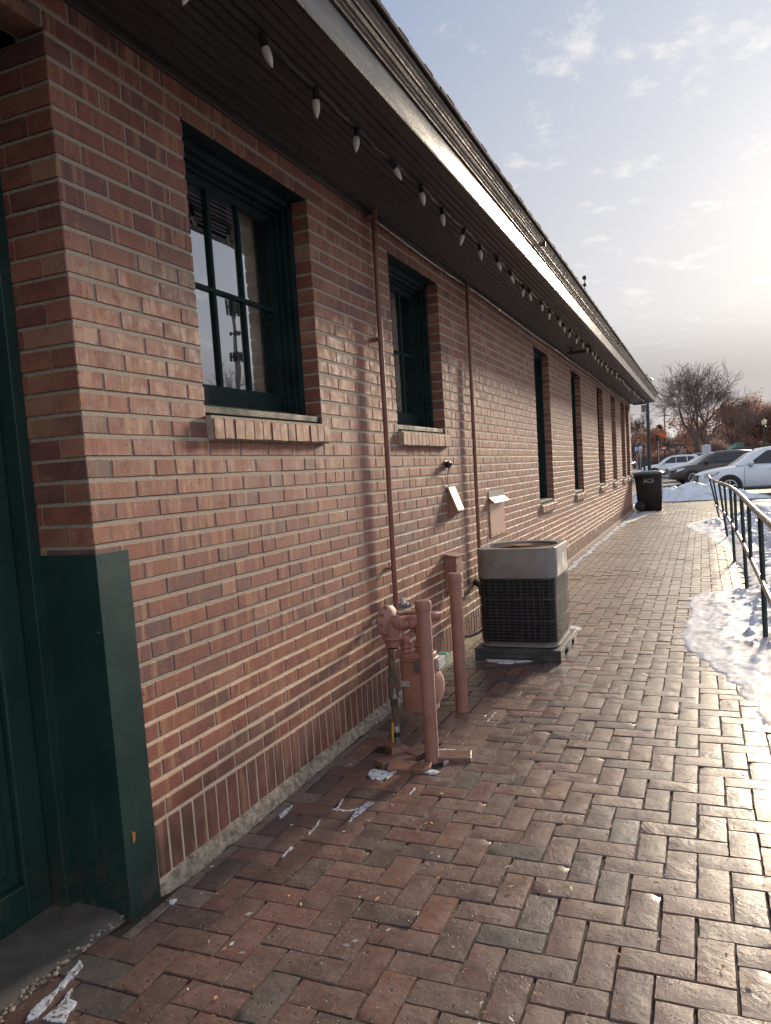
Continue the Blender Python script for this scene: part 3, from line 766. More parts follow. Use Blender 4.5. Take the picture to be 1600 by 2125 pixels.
def gutter_snow(x, y):
    d = min(x-2.5, 17.6+.1-y if y < 19 else 9, 9)
    k = 23.3+.12*fbm(x, 0, 1.5, 2)
    d = min(x-3.05+.1*fbm(y, x, 1, 2), .45-abs(y-22.9+.15*x*.2))
    return -.06+min(.05, d*.3)
snow_field('snow_ridge', 2.6, 8, 21.8, 24.2, 70, 40, gutter_snow, M_snowc)

sp = MB()
def patch(pts, h=.006, z=.0022):
    """flat patch of packed snow; outline in ground metres"""
    pts = [Vector((a, b, 0)) for a, b in pts]; n_ = len(pts); c = sum(pts, Vector())/n_
    out_ = []
    for i in range(n_):
        a, b = pts[i], pts[(i+1) % n_]; k_ = max(1, int((b-a).length/.008))
        for j in range(k_):
            p = a+(b-a)*j/k_; q = p*40; p = p+Vector((noise.noise(q)+.7*noise.noise(q*3), noise.noise(q+Vector((3, 3, 3)))+.7*noise.noise(q*3.1), 0))*.007; out_.append(p)
    m_ = len(out_)
    vs = [(p.x, p.y, -.010) for p in out_]+[(p.x+(c.x-p.x)*.06, p.y+(c.y-p.y)*.06, z+h*.8) for p in out_]+[(c.x+(p.x-c.x)*.5, c.y+(p.y-c.y)*.5, z+h) for p in out_]+[(c.x, c.y, z+h)]
    fs = []
    for i in range(m_):
        j = (i+1) % m_
        fs += [(i, j, m_+j, m_+i), (m_+i, m_+j, 2*m_+j, 2*m_+i), (2*m_+i, 2*m_+j, 3*m_)]
    sp.add(vs, fs)
def strip(pts, w_, h=.002):
    for (a, b), (c, d) in zip(pts, pts[1:]):
        v = Vector((c-a, d-b)); v.normalize(); n_ = Vector((-v.y, v.x))*w_/2
        patch([(a-n_.x, b-n_.y), (c-n_.x, d-n_.y), (c+n_.x, d+n_.y), (a+n_.x, b+n_.y)], h)
SNOWDATA = [('p', [(0.234, 3.504), (0.354, 3.565), (0.572, 3.553), (0.658, 3.509), (0.561, 3.439), (0.438, 3.366), (0.288, 3.398)]), ('p', [(0.655, 4.719), (0.707, 4.703), (0.793, 4.613), (0.799, 4.518), (0.742, 4.474), (0.678, 4.524)]), ('p', [(0.269, 1.329), (0.284, 1.351), (0.346, 1.348), (0.386, 1.323), (0.377, 1.274), (0.363, 1.237), (0.32, 1.237), (0.281, 1.285)]), ('p', [(0.377, 1.274), (0.391, 1.42), (0.405, 1.435), (0.409, 1.388), (0.398, 1.245)]), ('p', [(0.492, 1.402), (0.58, 1.405), (0.605, 1.394), (0.591, 1.373), (0.533, 1.37)]), ('p', [(0.504, 1.666), (0.589, 1.686), (0.596, 1.647), (0.521, 1.63)]), ('p', [(0.586, 1.541), (0.605, 1.558), (0.6, 1.482), (0.583, 1.491)]), ('p', [(0.393, 0.944), (0.406, 1.016), (0.44, 1.015), (0.429, 0.963), (0.415, 0.849), (0.408, 0.803), (0.394, 0.87)]), (0.011, [(0.286, 0.907), (0.354, 0.906), (0.396, 0.936)]), (0.008, [(0.304, 0.916), (0.284, 1.014)]), ('p', [(0.09, 0.798), (0.093, 0.875), (0.091, 0.904), (0.106, 0.888), (0.113, 0.823), (0.113, 0.768)]), (0.007, [(0.286, 0.488), (0.281, 0.57)]), (0.006, [(0.3, 0.667), (0.284, 0.8)]), ('p', [(0.064, 0.111), (0.065, 0.129), (0.08, 0.131), (0.084, 0.111)]), ('p', [(0.044, -0.452), (0.039, -0.364), (0.018, -0.272), (0.003, -0.219), (0.033, -0.237), (0.041, -0.276), (0.047, -0.301), (0.055, -0.379), (0.078, -0.451), (0.061, -0.483)]), ('p', [(0.1, -0.463), (0.099, -0.395), (0.074, -0.327), (0.103, -0.374), (0.137, -0.373), (0.165, -0.451)]), (0.006, [(0.554, 1.124), (0.554, 1.197)]), (0.004, [(0.634, 2.114), (0.64, 2.303)])]
for kind_, pts_ in SNOWDATA:
    if kind_ == 'p': patch(pts_, .0035)
    else: strip(pts_, kind_)
y = 6.2
while y < 19.4:                                     # thin broken snow line in the angle of the wall
    w_ = .05+.05*R.random()+(.10 if 13 < y < 19 else 0)*R.random(); l_ = .12+.3*R.random(); x_ = .055+.04*R.random()
    patch([(x_, y), (x_+w_*.7, y+l_*.15), (x_+w_, y+l_*.6), (x_+w_*.4, y+l_), (x_-.01, y+l_*.8)], .010)
    y += l_*(.75+.5*R.random())
patch([(.10, 15.6), (.22, 15.9), (.42, 17.3), (.60, 18.9), (.62, 19.3), (.3, 19.2), (.12, 18.4), (.07, 16.8)], .012)
patch([(-.6, 20.6), (.2, 20.8), (.3, 22.6), (-.7, 23.2)], .03)
tag(sp.build('snow_patches', M_ice, None, smooth=True), kind='stuff')
# leaf and seed litter
lt = MB()
for i in range(300):
    x = R.uniform(.05, 2.1); y = abs(R.gauss(0, 1))*2.4-1.0; s_ = R.uniform(.0025, .006); a = R.random()*6.3; l_ = s_*R.uniform(1, 3.2)
    if R.random() < .04: s_ *= 2.2; l_ *= 2
    c = mixr((.42, .27, .12), (.50, .16, .04), R.random()*.6) if R.random() < .6 else (.5, .46, .38)
    dx, dy = math.cos(a)*l_, math.sin(a)*l_; ex, ey = -math.sin(a)*s_, math.cos(a)*s_; z = .006+R.random()*.003
    lt.add([(x-dx, y-dy, z), (x+ex, y+ey, z+.003), (x+dx, y+dy, z+.001), (x-ex, y-ey, z)], [(0, 1, 2, 3)], c)
tag(lt.build('leaf_litter', M_litter), kind='stuff')

# ------------------------------------------------------------------ things on and by the wall
def clamp_mb(x, y, z):
    b = MB(); b.tube([(x-.003, y-.03, z), (x-.003, y+.035, z)], .007, 8); b.tube([(x, y+.028, z), (x, y+.044, z)], .011, 6); b.box(.0, y-.022, z-.008, x, y+.022, z+.008); return b
t = thing('wall_pipe', 'brown painted pipe running down the wall between the first two windows to the gas meter', 'pipe', (.045, 2.33, .45), 'thin pipes down the wall')
p = MB(); p.tube([(.045, 2.33, .50), (.045, 2.345, 1.6), (.045, 2.36, 2.90)], .0155, 14); p.tube([(.045, 2.36, 2.86), (.045, 2.36, 2.925)], .022, 14); p.build('pipe', M_pipe, t, True)
clamp_mb(.045, 2.345, 1.99+.2).build('clamp', M_pipe, t, True); clamp_mb(.045, 2.333, .84).build('clamp', M_pipe, t, True)
t = thing('wall_pipe', 'brown painted pipe down the wall behind the air conditioner, right of the second window', 'pipe', (.04, 4.22, .4), 'thin pipes down the wall')
p = MB(); p.tube([(.04, 4.22, .50), (.04, 4.24, 1.6), (.04, 4.26, 2.90)], .0145, 14); p.build('pipe', M_pipe, t, True)
t = thing('conduit', 'thin grey conduit running along the top of the brick wall under the eaves', 'conduit', (.03, 2.4, 2.88))
p = MB(); pts = [(.030, 2.36, 2.885)]
for k in range(1, 36): yy = 2.36+k*.5; pts.append((.030+.002*math.sin(k*1.7), yy, 2.880-.006*math.sin(k*.9)-(.05*math.exp(-((yy-15.5)/2.3)**2))))
p.tube(pts, .0095, 10); p.build('tube', mat_plain('grey_conduit', (.09, .08, .075), .4, .5), t, True)
for k in range(6):
    p = MB(); yy = 2.36+3*k; zz = 2.880-.006*math.sin(6*k*.9)-(.05*math.exp(-((yy-15.5)/2.3)**2)); p.tube([(.030, yy-.03, zz), (.030, yy+.03, zz)], .0135, 10); p.build('coupling', M_galv, t, True)

t = thing('sloped_box', 'beige wedge-shaped metal box on the wall below the second window', 'electrical box', (0, 3.66, 1.05))
p = MB(); p.prism([(.001, 1.052), (.075, 1.092), (.078, 1.100), (.012, 1.278), (.001, 1.278)], 'y', 3.577, 3.742); p.build('body', M_panel, t, bevel=.0015)
p = MB()
for yy in (3.60, 3.72): p = MB(); p.lathe((.013, yy, 1.268), (1, 0, .3), [(0, .005), (.003, .004)], 8); p.build('screw', M_black, t)
t = thing('wall_plug', 'small black plug in a white socket above the sloped box, its cord hanging down', 'plug', (0, 3.55, 1.44))
p = MB(); p.box(.001, 3.545, 1.415, .012, 3.585, 1.475); p.build('socket_plate', M_white, t, bevel=.002)
p = MB(); p.lathe((.012, 3.548, 1.445), (1, -.1, 0), [(0, .024), (.03, .026), (.034, .022), (.036, .012), (.05, .010)], 16); p.build('plug', M_black, t, True)
p = MB(); p.tube([(.035, 3.545, 1.42), (.016, 3.56, 1.36), (.010, 3.575, 1.30), (.012, 3.59, 1.278)], .003, 6); p.build('cord', M_black, t, True)

t = thing('vent_cover', 'beige metal vent cover with a small projecting hood on the wall behind the air conditioner', 'vent', (0, 5.0, .78))
p = MB(); p.box(.001, 4.74, .782, .010, 5.28, 1.14); p.build('panel', mat_plain('pink_beige_panel', (.42, .235, .165), .5, 0, .1, 4, .15), t, bevel=.001)
p = MB(); p.prism([(.002, 1.128), (.058, 1.086), (.061, 1.089), (.004, 1.142)], 'y', 4.735, 5.29); p.prism([(.002, 1.086), (.058, 1.086), (.004, 1.14)], 'y', 4.735, 4.738); p.build('hood', M_panel, t, bevel=.001)
p = MB(); p.box(.001, 4.74, 1.142, .007, 5.30, 1.196); p.build('flashing', mat_plain('grey_sealant', (.33, .31, .28), .8, 0, .2, 20, .5), t, bevel=.001)
for yy, zz in [(4.765+k*.165, .80) for k in range(4)]+[(y_, 1.0-.1*q) for y_ in (4.76, 5.262) for q in (0, 1)]:
    p = MB(); p.lathe((.010, yy, zz), (1, 0, 0), [(0, .005), (.003, .004)], 8); p.build('screw', M_black, t)

t = thing('electrical_box', 'pink painted disconnect box on the wall behind the farther bollard', 'electrical box', (0, 3.5, .50))
p = MB(); p.box(.001, 3.416, .51, .092, 3.58, .768); b_ = p.build('body', M_pink, t, bevel=.003)
p = MB(); p.prism([(.001, .770), (.104, .768), (.106, .776), (.001, .792)], 'y', 3.405, 3.592); p.build('lid', M_pink, t, bevel=.0015)
p = MB(); p.box(.085, 3.407, .66, .094, 3.4145, .70); p.tube([(.088, 3.408, .69), (.088, 3.398, .675), (.088, 3.408, .66)], .003, 6); p.build('latch', M_pinkd, t)

def bollard(x, y, h, r, label):
    t = thing('bollard', label, 'bollard', (x, y, 0), 'pink pipe bollards by the gas meter')
    p = MB(); p.tube([(x, y, -.03), (x, y, h*.5), (x, y, h-.02)], r, 28); p.build('post', M_pink, t, True)
    c = MB(); c.lathe((x, y, h-.048), (0, 0, 1), [(0, r*1.14), (.034, r*1.16), (.040, r*1.10), (.046, r*1.02), (.049, r*.6)], 28)
    c.build('cap', M_pink, t, True)
bollard(.520, 1.524, .792, .0345, 'nearer pink painted pipe bollard standing in loose pavers in front of the gas meter')
bollard(.440, 2.288, .814, .0365, 'farther pink painted pipe bollard between the gas meter and the air conditioner')

# gas meter set
t = thing('gas_meter', 'pink painted gas meter with round regulator and rusty fittings standing by the wall', 'gas meter', (.34, 1.78, 0))
p = MB()
ringp = []
for k in range(24):
    a = 2*math.pi*k/24; cx_, sy_ = math.cos(a), math.sin(a)
    ringp.append((.375+.092*math.copysign(abs(cx_)**.55, cx_), 1.80+.072*math.copysign(abs(sy_)**.55, sy_)))
p.prism(ringp, 'z', .165, .432); 
p.prism([(.375+(a-.375)*1.06, 1.80+(b-1.80)*1.06) for a, b in ringp], 'z', .432, .444)
p.prism([(.375+(a-.375)*.97, 1.80+(b-1.80)*.97) for a, b in ringp], 'z', .444, .468)
p.build('meter_body', M_pink, t, True, bevel=.004)
p = MB(); p.lathe((.452, 1.80, .285), (1, -.12, 0), [(0, .092), (.012, .094), (.016, .088), (.024, .080), (.028, .05)], 28)
for k in range(10): a = 2*math.pi*k/10; p.lathe((.458, 1.80+.086*math.cos(a), .285+.086*math.sin(a)), (1, 0, 0), [(0, .007), (.012, .006)], 6)
p.build('side_cover', M_pink, t, True)
p = MB(); p.box(.44, 1.80, .375, .485, 1.925, .430); ix = p.build('index_box', mat_plain('white_index_box', (.46, .42, .38), .5), t, bevel=.003)
p = MB(); p.box(.438, 1.915, .370, .487, 1.96, .435); p.build('green_end', mat_plain('green_plastic', (.05, .30, .17), .4), ix, bevel=.003)
p = MB(); p.box(.300, 1.7265, .30, .345, 1.7285, .33); p.build('data_plate', mat_plain('worn_sticker', (.36, .33, .30), .5, 0, .3, 60), t)
p = MB(); p.box(.385, 1.700, .385, .425, 1.728, .445); p.build('register', mat_plain('grey_register', (.09, .09, .09), .4), t, bevel=.003)
p = MB()                                            # regulator: flanged disc with bonnet and vent
p.lathe((.232, 1.745, .640), (1, -.28, 0), [(-.03, .028), (-.022, .055), (-.004, .080), (0, .086), (.010, .086), (.014, .080), (.030, .060), (.040, .036), (.085, .033), (.088, .024), (.098, .022)], 30)
for k in range(10):
    a = 2*math.pi*k/10; c_ = Vector((.236, 1.745, .640)); p.lathe(c_+Vector((-.006, math.cos(a)*.0815, math.sin(a)*.0815)), (1, -.28, 0), [(0, .008), (.020, .008)], 6)
p.lathe((.262, 1.74, .64), (0, 0, -1), [(0, .045), (.07, .045), (.075, .056), (.088, .058), (.096, .045), (.130, .040), (.134, .028)], 20)
p.build('regulator', M_pink, t, True)
p = MB()
p.tube([(.26, 1.74, .51), (.26, 1.735, .50)], .03, 12)
for (xx, yy) in ((.318, 1.765), (.385, 1.80)):
    top = .60 if xx > .35 else .555
    p.tube([(xx, yy, .46), (xx, yy, top)], .0165, 12)
    for z_ in (.475, .50): p.lathe((xx, yy, z_), (0, 0, 1), [(0, .030), (.018, .030)], 6)
    p.lathe((xx, yy, top-.03), (0, 0, 1), [(0, .022), (.012, .025), (.035, .025), (.045, .018)], 14)
p.tube([(.385, 1.80, .585), (.385, 1.80, .605), (.375, 1.785, .625), (.355, 1.77, .625), (.30, 1.75, .61)], .024, 14)
p.tube([(.318, 1.765, .545), (.36, 1.785, .585)], .012, 8)
p.tube([(.27, 1.75, .555), (.318, 1.765, .553)], .018, 12)
p.lathe((.365, 1.775, .625), (1, .6, 0), [(-.018, .031), (.004, .031)], 8)
p.build('fitting', M_pinkd, t, True)
p = MB(); p.tube([(.285, 1.76, .648), (.33, 1.84, .640), (.405, 1.975, .625)], .0165, 12); p.tube([(.27, 1.79, .672), (.33, 1.90, .662)], .012, 10)
p.tube([(.385, 1.94, .628), (.418, 2.0, .622), (.40, 2.05, .618), (.33, 2.08, .612), (.0, 2.20, .60)], [.024, .025, .025, .018, .018], 14); p.lathe((.395, 1.955, .627), (.5, .85, -.1), [(-.012, .031), (.012, .031)], 12)
p.build('outlet_pipe', M_pinkd, t, True)
p = MB(); p.tube([(.255, 1.72, .50), (.262, 1.70, .36)], .0155, 12); p.tube([(.264, 1.695, .36), (.266, 1.69, .32)], .027, 8)
p.lathe((.268, 1.685, .30), (0, 0, -1), [(0, .018), (.02, .026), (.045, .026), (.06, .018), (.09, .020), (.10, .014)], 14)
p.tube([(.27, 1.68, .22), (.276, 1.675, .10)], [.015, .012], 12); p.build('riser', M_steelg, t, True)
p = MB(); p.tube([(.276, 1.675, .105), (.278, 1.674, .075)], .017, 12); p.build('collar', M_galv, t, True)
p = MB(); p.tube([(.278, 1.674, .075), (.279, 1.673, .050)], .0175, 12); p.build('tape', M_black, t, True)
p = MB(); p.tube([(.279, 1.673, .05), (.284, 1.665, -.03)], .0125, 12); p.build('sleeve', mat_plain('blue_grey_pipe', (.16, .20, .23), .4, .3), t, True)
p = MB(); p.tube([(.262, 1.665, .125), (.262, 1.655, .04), (.266, 1.650, -.03)], .0065, 8); p.build('tracer_tube', M_yellow, t, True)
p = MB(); p.box(.284, 1.648, .262, .292, 1.664, .312); p.lathe((.288, 1.656, .265), (0, -1, 0), [(-.006, .013), (.006, .013)], 10); p.build('valve_lever', M_galv, t, bevel=.002)
p = MB(); p.prism([(.198, 1.80), (.236, 1.80), (.236, 1.815), (.206, 1.815), (.206, 1.83), (.198, 1.83)], 'z', -.02, .62); p.build('support_channel', M_pink, t, bevel=.001)
p = MB(); p.box(.205, 1.70, .655, .212, 1.73, .70); p.lathe((.19, 1.70, .645), (0, -1, 0), [(0, .012), (.03, .012)], 6); p.build('vent_plug', M_galv, t)
t = thing('wall_bracket', 'small galvanised bracket with a bolt on the wall above the gas meter', 'bracket', (0, 2.55, .58))
p = MB(); p.prism([(2.50, .545), (2.535, .62), (2.59, .615), (2.585, .545), (2.56, .515), (2.53, .52)], 'x', .002, .008); p.build('plate', M_galv, t, bevel=.001)
p = MB(); p.lathe((.008, 2.548, .572), (1, 0, 0), [(0, .030), (.006, .030), (.008, .020), (.03, .020), (.032, .013), (.055, .013)], 6); p.build('bolt', M_galv, t)

# loose pavers round the first bollard
LP = [((.450, 1.400, .014, .15, .05, .02), 'whole loose paver lying in front of the nearer bollard, a chip off its end'), ((.345, 1.475, .012, .95, -.05, .05), 'loose red paver left of the nearer bollard with snow at its edge'),
      ((.600, 1.575, .016, .25, .06, .03), 'loose paver tipped up behind the nearer bollard beside white snow'), ((.305, 1.590, .022, 2.3, .12, .1), 'broken half paver leaning at the foot of the gas riser'), ((.425, 1.600, .012, 1.2, .04, -.06), 'loose paver wedged between the nearer bollard and the gas riser')]
for i, ((x, y, z, a, tx, ty), lb) in enumerate(LP):
    l_ = .10 if i < 3 else .065
    p = MB(); n_ = 12; prof = []
    o = None
    pts = [(-l_, -.047), (l_*.72, -.047), (l_, -.015), (l_, .047), (-l_*.9, .047), (-l_, .03)] if i == 0 else [(-l_, -.047), (l_, -.045), (l_*(.98 if i < 3 else .7), .047), (-l_, .046)]
    p.prism(pts, 'z', -.026, .026); c = mixr((.26, .11, .075), (.16, .085, .065), R.random())+(0, 0); p.c = [c]*len(p.f)
    o = p.build('loose_paver', M_paver, None, bevel=.003); o.location = (x, y, z-.019+.006*(i > 2)); o.rotation_euler = (tx, ty, a)
    tag(o, lb, 'brick', 'loose pavers round the nearer bollard')

# air conditioner
AX0, AX1, AY0, AY1 = .205, .790, 3.50, 4.11
def rrect(x0, y0, x1, y1, r, n_=6, sub=False):
    o_ = []
    for cx_, cy_, a0 in ((x1-r, y0+r, -90), (x1-r, y1-r, 0), (x0+r, y1-r, 90), (x0+r, y0+r, 180)):
        for k in range(n_+1): a = rad(a0+90*k/n_); o_.append((cx_+r*math.cos(a), cy_+r*math.sin(a)))
    if sub:
        q = []
        for i in range(len(o_)):
            a, b = o_[i], o_[(i+1) % len(o_)]; k_ = max(1, int(math.dist(a, b)/.05)); q += [(a[0]+(b[0]-a[0])*j/k_, a[1]+(b[1]-a[1])*j/k_) for j in range(k_)]
        return q
    return o_
t = thing('plastic_pad', 'dark plastic equipment pad on the pavers under the air conditioner', 'equipment pad', (.5, 3.85, 0))
p = MB(); p.box(.185, 3.455, .048, .815, 4.20, .085); 
for a, b in ((.185, .30), (.62, .815)): p.box(a, 3.456, .0, b, 3.475, .0475)
p.box(.30, 3.456, .018, .62, 3.475, .0475)
for a, b in ((3.476, 3.62), (3.75, 3.95), (4.05, 4.20)): p.box(.795, a, .0, .814, b, .0475)
p.box(.20, 3.60, 0, .78, 4.15, .040)
p.build('pad', M_pad, t, bevel=.004)
t = thing('air_conditioner', 'square outdoor air conditioner with grey top and black wire-caged coil', 'air conditioner', (.5, 3.8, .085))
p = MB(); p.prism(rrect(AX0+.012, AY0+.012, AX1-.012, AY1-.012, .085), 'z', .125, .60); p.build('coil', M_coil, t, True)
p = MB(); p.prism(rrect(AX0+.004, AY0+.004, AX1-.004, AY1-.004, .09), 'z', .092, .106); p.prism(rrect(AX0+.02, AY0+.02, AX1-.02, AY1-.02, .09), 'z', .086, .125); p.build('base_pan', M_acgrey, t, bevel=.002)
# hood: side skirt + top ring with round hole
p = MB(); oo = rrect(AX0, AY0, AX1, AY1, .095, 4, True); ii = [(AX0+.29+(a-AX0-.29)*.985, AY0+.30+(b-AY0-.30)*.985) for a, b in oo]
n_ = len(oo); vs = [(a, b, .597) for a, b in oo]+[(a, b, .806) for a, b in oo]+[((AX0+AX1)/2+(a-(AX0+AX1)/2)*.985, (AY0+AY1)/2+(b-(AY0+AY1)/2)*.985, .812) for a, b in oo]
cxx, cyy = (AX0+AX1)/2, (AY0+AY1)/2
circ = []
for a, b in oo:
    an = math.atan2(b-cyy, a-cxx); circ.append(an)
vs += [(cxx+.262*math.cos(a), cyy+.262*math.sin(a), .812) for a in circ]+[(cxx+.255*math.cos(a), cyy+.255*math.sin(a), .775) for a in circ]
vs += [(cxx+.25*math.cos(a), cyy+.25*math.sin(a), .62) for a in circ]
for k in range(5):
    p_f = [(k*n_+i, k*n_+(i+1) % n_, (k+1)*n_+(i+1) % n_, (k+1)*n_+i) for i in range(n_)]
    p.add([], []); p.f += p_f; p.c += [None]*len(p_f)
p.v += vs
hood = p.build('hood', M_acgrey, t, True)
def text_part(txt, size, ext, mat, name, parent, M4):
    cu = bpy.data.curves.new(name, 'FONT'); cu.body = txt; cu.size = size; cu.extrude = ext; cu.align_x = 'CENTER'; cu.align_y = 'CENTER'; cu.offset = size*.01
    o = bpy.data.objects.new(name, cu); COL.objects.link(o); dg = bpy.context.evaluated_depsgraph_get()
    me = bpy.data.meshes.new_from_object(o.evaluated_get(dg)); bpy.data.objects.remove(o)
    me.transform(M4); me.materials.clear(); me.materials.append(mat)
    q = parent; off = Vector((0, 0, 0))
    while q is not None: off += q.location; q = q.parent
    me.transform(Matrix.Translation(-off))
    o = bpy.data.objects.new(name, me); COL.objects.link(o); o.parent = parent; return o
text_part('LENNOX', .034, .0012, mat_plain('badge_paint', (.28, .26, .24), .4), 'badge', t, Matrix.Translation((.425, AY0-.001, .695)) @ Matrix.Rotation(rad(90), 4, 'X'))
for xx, yy in ((AX0+.05, AY0-.001), (AX0+.30, AY0-.001), (AX1-.06, AY0+.004)):
    p = MB(); p.lathe((xx, yy, .612), (0, -1, 0), [(0, .006), (.003, .005)], 8); p.build('screw', M_rustwire, t)
p = MB(); p.box(AX1-.0005, AY0+.30, .64, AX1+.0008, AY0+.40, .74); p.build('rating_plate', mat_plain('rating_plate', (.40, .40, .38), .4), t)
p = MB()
for r_ in [.03+.0165*k for k in range(13)]:
    pts = [(cxx+r_*math.cos(2*math.pi*k/28), cyy+r_*math.sin(2*math.pi*k/28), .795+.012*(1-r_/.24)) for k in range(29)]
    p.tube(pts, .0021, 4, cap=False)
for k in range(8): a = math.pi*k/4+.2; p.tube([(cxx, cyy, .806), (cxx+.24*math.cos(a), cyy+.24*math.sin(a), .794)], .0025, 4)
p.build('fan_guard', M_rustwire, t, True)
p = MB(); p.lathe((cxx, cyy, .70), (0, 0, 1), [(0, .07), (.11, .07), (.112, .04)], 20)
p.build('fan_motor', M_rustwire, t, True)
p = MB()
for k in range(3):
    a = 2*math.pi*k/3; ca, sa = math.cos(a), math.sin(a)
    vs = [(cxx+ca*.05-sa*.03, cyy+sa*.05+ca*.03, .73), (cxx+ca*.22-sa*.09, cyy+sa*.22+ca*.09, .755), (cxx+ca*.22+sa*.06, cyy+sa*.22-ca*.06, .71), (cxx+ca*.05+sa*.03, cyy+sa*.05-ca*.03, .70)]
    p.add(vs+[(x, y, z-.003) for x, y, z in vs], [(0, 1, 2, 3), (7, 6, 5, 4), (0, 4, 5, 1), (1, 5, 6, 2), (2, 6, 7, 3), (3, 7, 4, 0)])
p.build('fan_blade', M_rustwire, t)
p = MB(); cage = rrect(AX0, AY0, AX1, AY1, .09, 4)
for z_ in (.13, .285, .445, .590): p.tube([(a, b, z_) for a, b in cage]+[(cage[0][0], cage[0][1], z_)], .0022, 5, cap=False)
def perim(pts, step):
    res = []; acc = 0
    for i in range(len(pts)):
        a = Vector(pts[i]); b = Vector(pts[(i+1) % len(pts)]); l_ = (b-a).length; s_ = (step-acc) % step
        while s_ < l_: res.append(a+(b-a)*(s_/l_)); s_ += step
        acc = (acc+l_) % step
    return res
for q in perim(cage, .046): p.tube([(q.x, q.y, .128), (q.x, q.y, .600)], .0016, 4)
p.build('wire_cage', M_wire, t, True)
p = MB(); p.tube([(.0, 4.20, .47), (.09, 4.05, .455), (.15, 3.85, .43), (.215, 3.80, .42)], .026, 12); p.build('refrigerant_line', M_black, t, True)
p = MB(); p.tube([(.22, 3.62, .20), (.17, 3.60, .165), (.12, 3.55, .15), (.07, 3.50, .17), (.045, 3.47, .26), (.05, 3.46, .51)], .010, 10); p.build('power_cable', mat_plain('grey_cable', (.10, .10, .105), .4), t, True)
p = MB(); p.tube([(.04, 4.22, .51), (.045, 4.20, .475), (.055, 4.14, .455)], .006, 8); p.build('control_wire', M_black, t, True)

# trash cart
t = thing('trash_cart', 'dark brown wheeled trash cart with a grey lid at the far corner of the building', 'trash cart', (.46, 19.75, 0))
p = MB(); zs_ = [(.03, .80), (.10, .84), (.80, .97), (.93, 1.0), (1.0, 1.03)]
vs = []; fs = []
prof = [(.0, .295, .20), (.05, .305, .235), (.60, .325, .29), (.86, .335, .31), (.87, .350, .335), (.97, .355, .34)]
for z, hx, hy in prof:
    cb_ = .440-.03*z
    for a, b in rrect(cb_-hx, 19.78-hy, cb_+hx, 19.78+hy, .05, 3): vs.append((a, b, z))
n_ = 16
for k in range(len(prof)-1):
    for i in range(n_): fs.append((k*n_+i, k*n_+(i+1) % n_, (k+1)*n_+(i+1) % n_, (k+1)*n_+i))
fs.append(tuple(range(n_-1, -1, -1))); fs.append(tuple((len(prof)-1)*n_+i for i in range(n_)))
p.add(vs, fs); body = p.build('body', M_bin, t, True)
p = MB(); vs = []; fs = []
for z, hx, hy in ((.975, .375, .37), (1.005, .38, .375), (1.04, .33, .33), (1.065, .17, .18)):
    for a, b in rrect(.41-hx, 19.78-hy, .41+hx, 19.78+hy, .06, 3): vs.append((a, b, z+(a-.47)*-.0))
for k in range(3):
    for i in range(n_): fs.append((k*n_+i, k*n_+(i+1) % n_, (k+1)*n_+(i+1) % n_, (k+1)*n_+i))
fs.append(tuple(range(n_-1, -1, -1))); fs.append(tuple(3*n_+i for i in range(n_))); p.add(vs, fs); p.build('lid', M_lid, t, True)
p = MB(); p.tube([(.13, 19.50, .95), (-.01, 19.50, .90), (-.01, 19.78, .90), (-.01, 20.05, .90), (.13, 20.05, .95)], .016, 10); p.build('handle', M_bin, t, True)
for yy in (19.46, 20.05):
    p = MB(); p.lathe((.19, yy, .135), (0, 1, 0), [(0, .10), (.006, .132), (.045, .135), (.051, .10)], 26); wh = p.build('wheel', M_black, t, True)
    p = MB(); p.lathe((.19, yy-.004, .135), (0, 1, 0), [(0, .03), (.01, .03)], 12)
    for k in range(8): a = math.pi*k/4; p.tube([(.19, yy-.001, .135), (.19+.095*math.cos(a), yy-.001, .135+.095*math.sin(a))], .006, 5)
    p.build('hub', mat_plain('hub_plastic', (.05, .045, .045), .4), wh, True)
W4 = lambda x, z, y: Matrix.Translation((x, y, z)) @ Matrix.Rotation(rad(92.5), 4, 'X')
text_part('ACE', .15, .002, mat_plain('worn_lettering', (.38, .39, .41), .6, 0, .3, 40), 'lettering', body, W4(.43, .80, 19.783-.315))

# handrail, bent towards the path at its far end
t = thing('handrail', 'dark green pipe handrail with worn metallic top rail along the right of the path', 'handrail', (2.13, 8, 0))
TOPR = [(2.155, -1.2, .94), (2.15, 2.0, .945), (2.14, 3.6, .95), (2.135, 4.15, .95), (2.118, 5.3, .962), (2.108, 6.38, .975), (2.095, 7.7, .977), (2.085, 8.87, .970), (2.05, 10.4, .952), (2.004, 11.84, .932), (1.955, 13.6, .912), (1.91, 15.2, .90), (1.89, 16.1, .91), (1.885, 16.5, .93), (1.895, 16.75, .90), (1.915, 16.8, .80)]
def smooth_pts(pts, k_=6):
    o_ = []; P_ = [Vector(q) for q in pts]
    for i in range(len(P_)-1):
        a, b, c, d = P_[max(i-1, 0)], P_[i], P_[i+1], P_[min(i+2, len(P_)-1)]
        for j in range(k_):
            u = j/k_; o_.append(.5*((2*b)+(c-a)*u+(2*a-5*b+4*c-d)*u*u+(3*b-a-3*c+d)*u**3))
    return o_+[P_[-1]]
p = MB(); p.tube(smooth_pts(TOPR), .0215, 12); p.build('top_rail', M_railtop, t, True)
MIDR = [(2.16, -1.2, .45), (2.145, 2.0, .46), (2.136, 4.15, .475), (2.117, 6.38, .50), (2.092, 8.87, .492), (2.063, 11.84, .435), (1.99, 16.1, .30)]
p = MB(); p.tube(smooth_pts(MIDR), .0175, 12); p.build('mid_rail', M_railtop, t, True)
def on_poly(pts, y):
    for a, b in zip(pts, pts[1:]):
        if a[1] <= y <= b[1]: u = (y-a[1])/(b[1]-a[1]); return Vector(a)*(1-u)+Vector(b)*u
    return Vector(pts[-1])
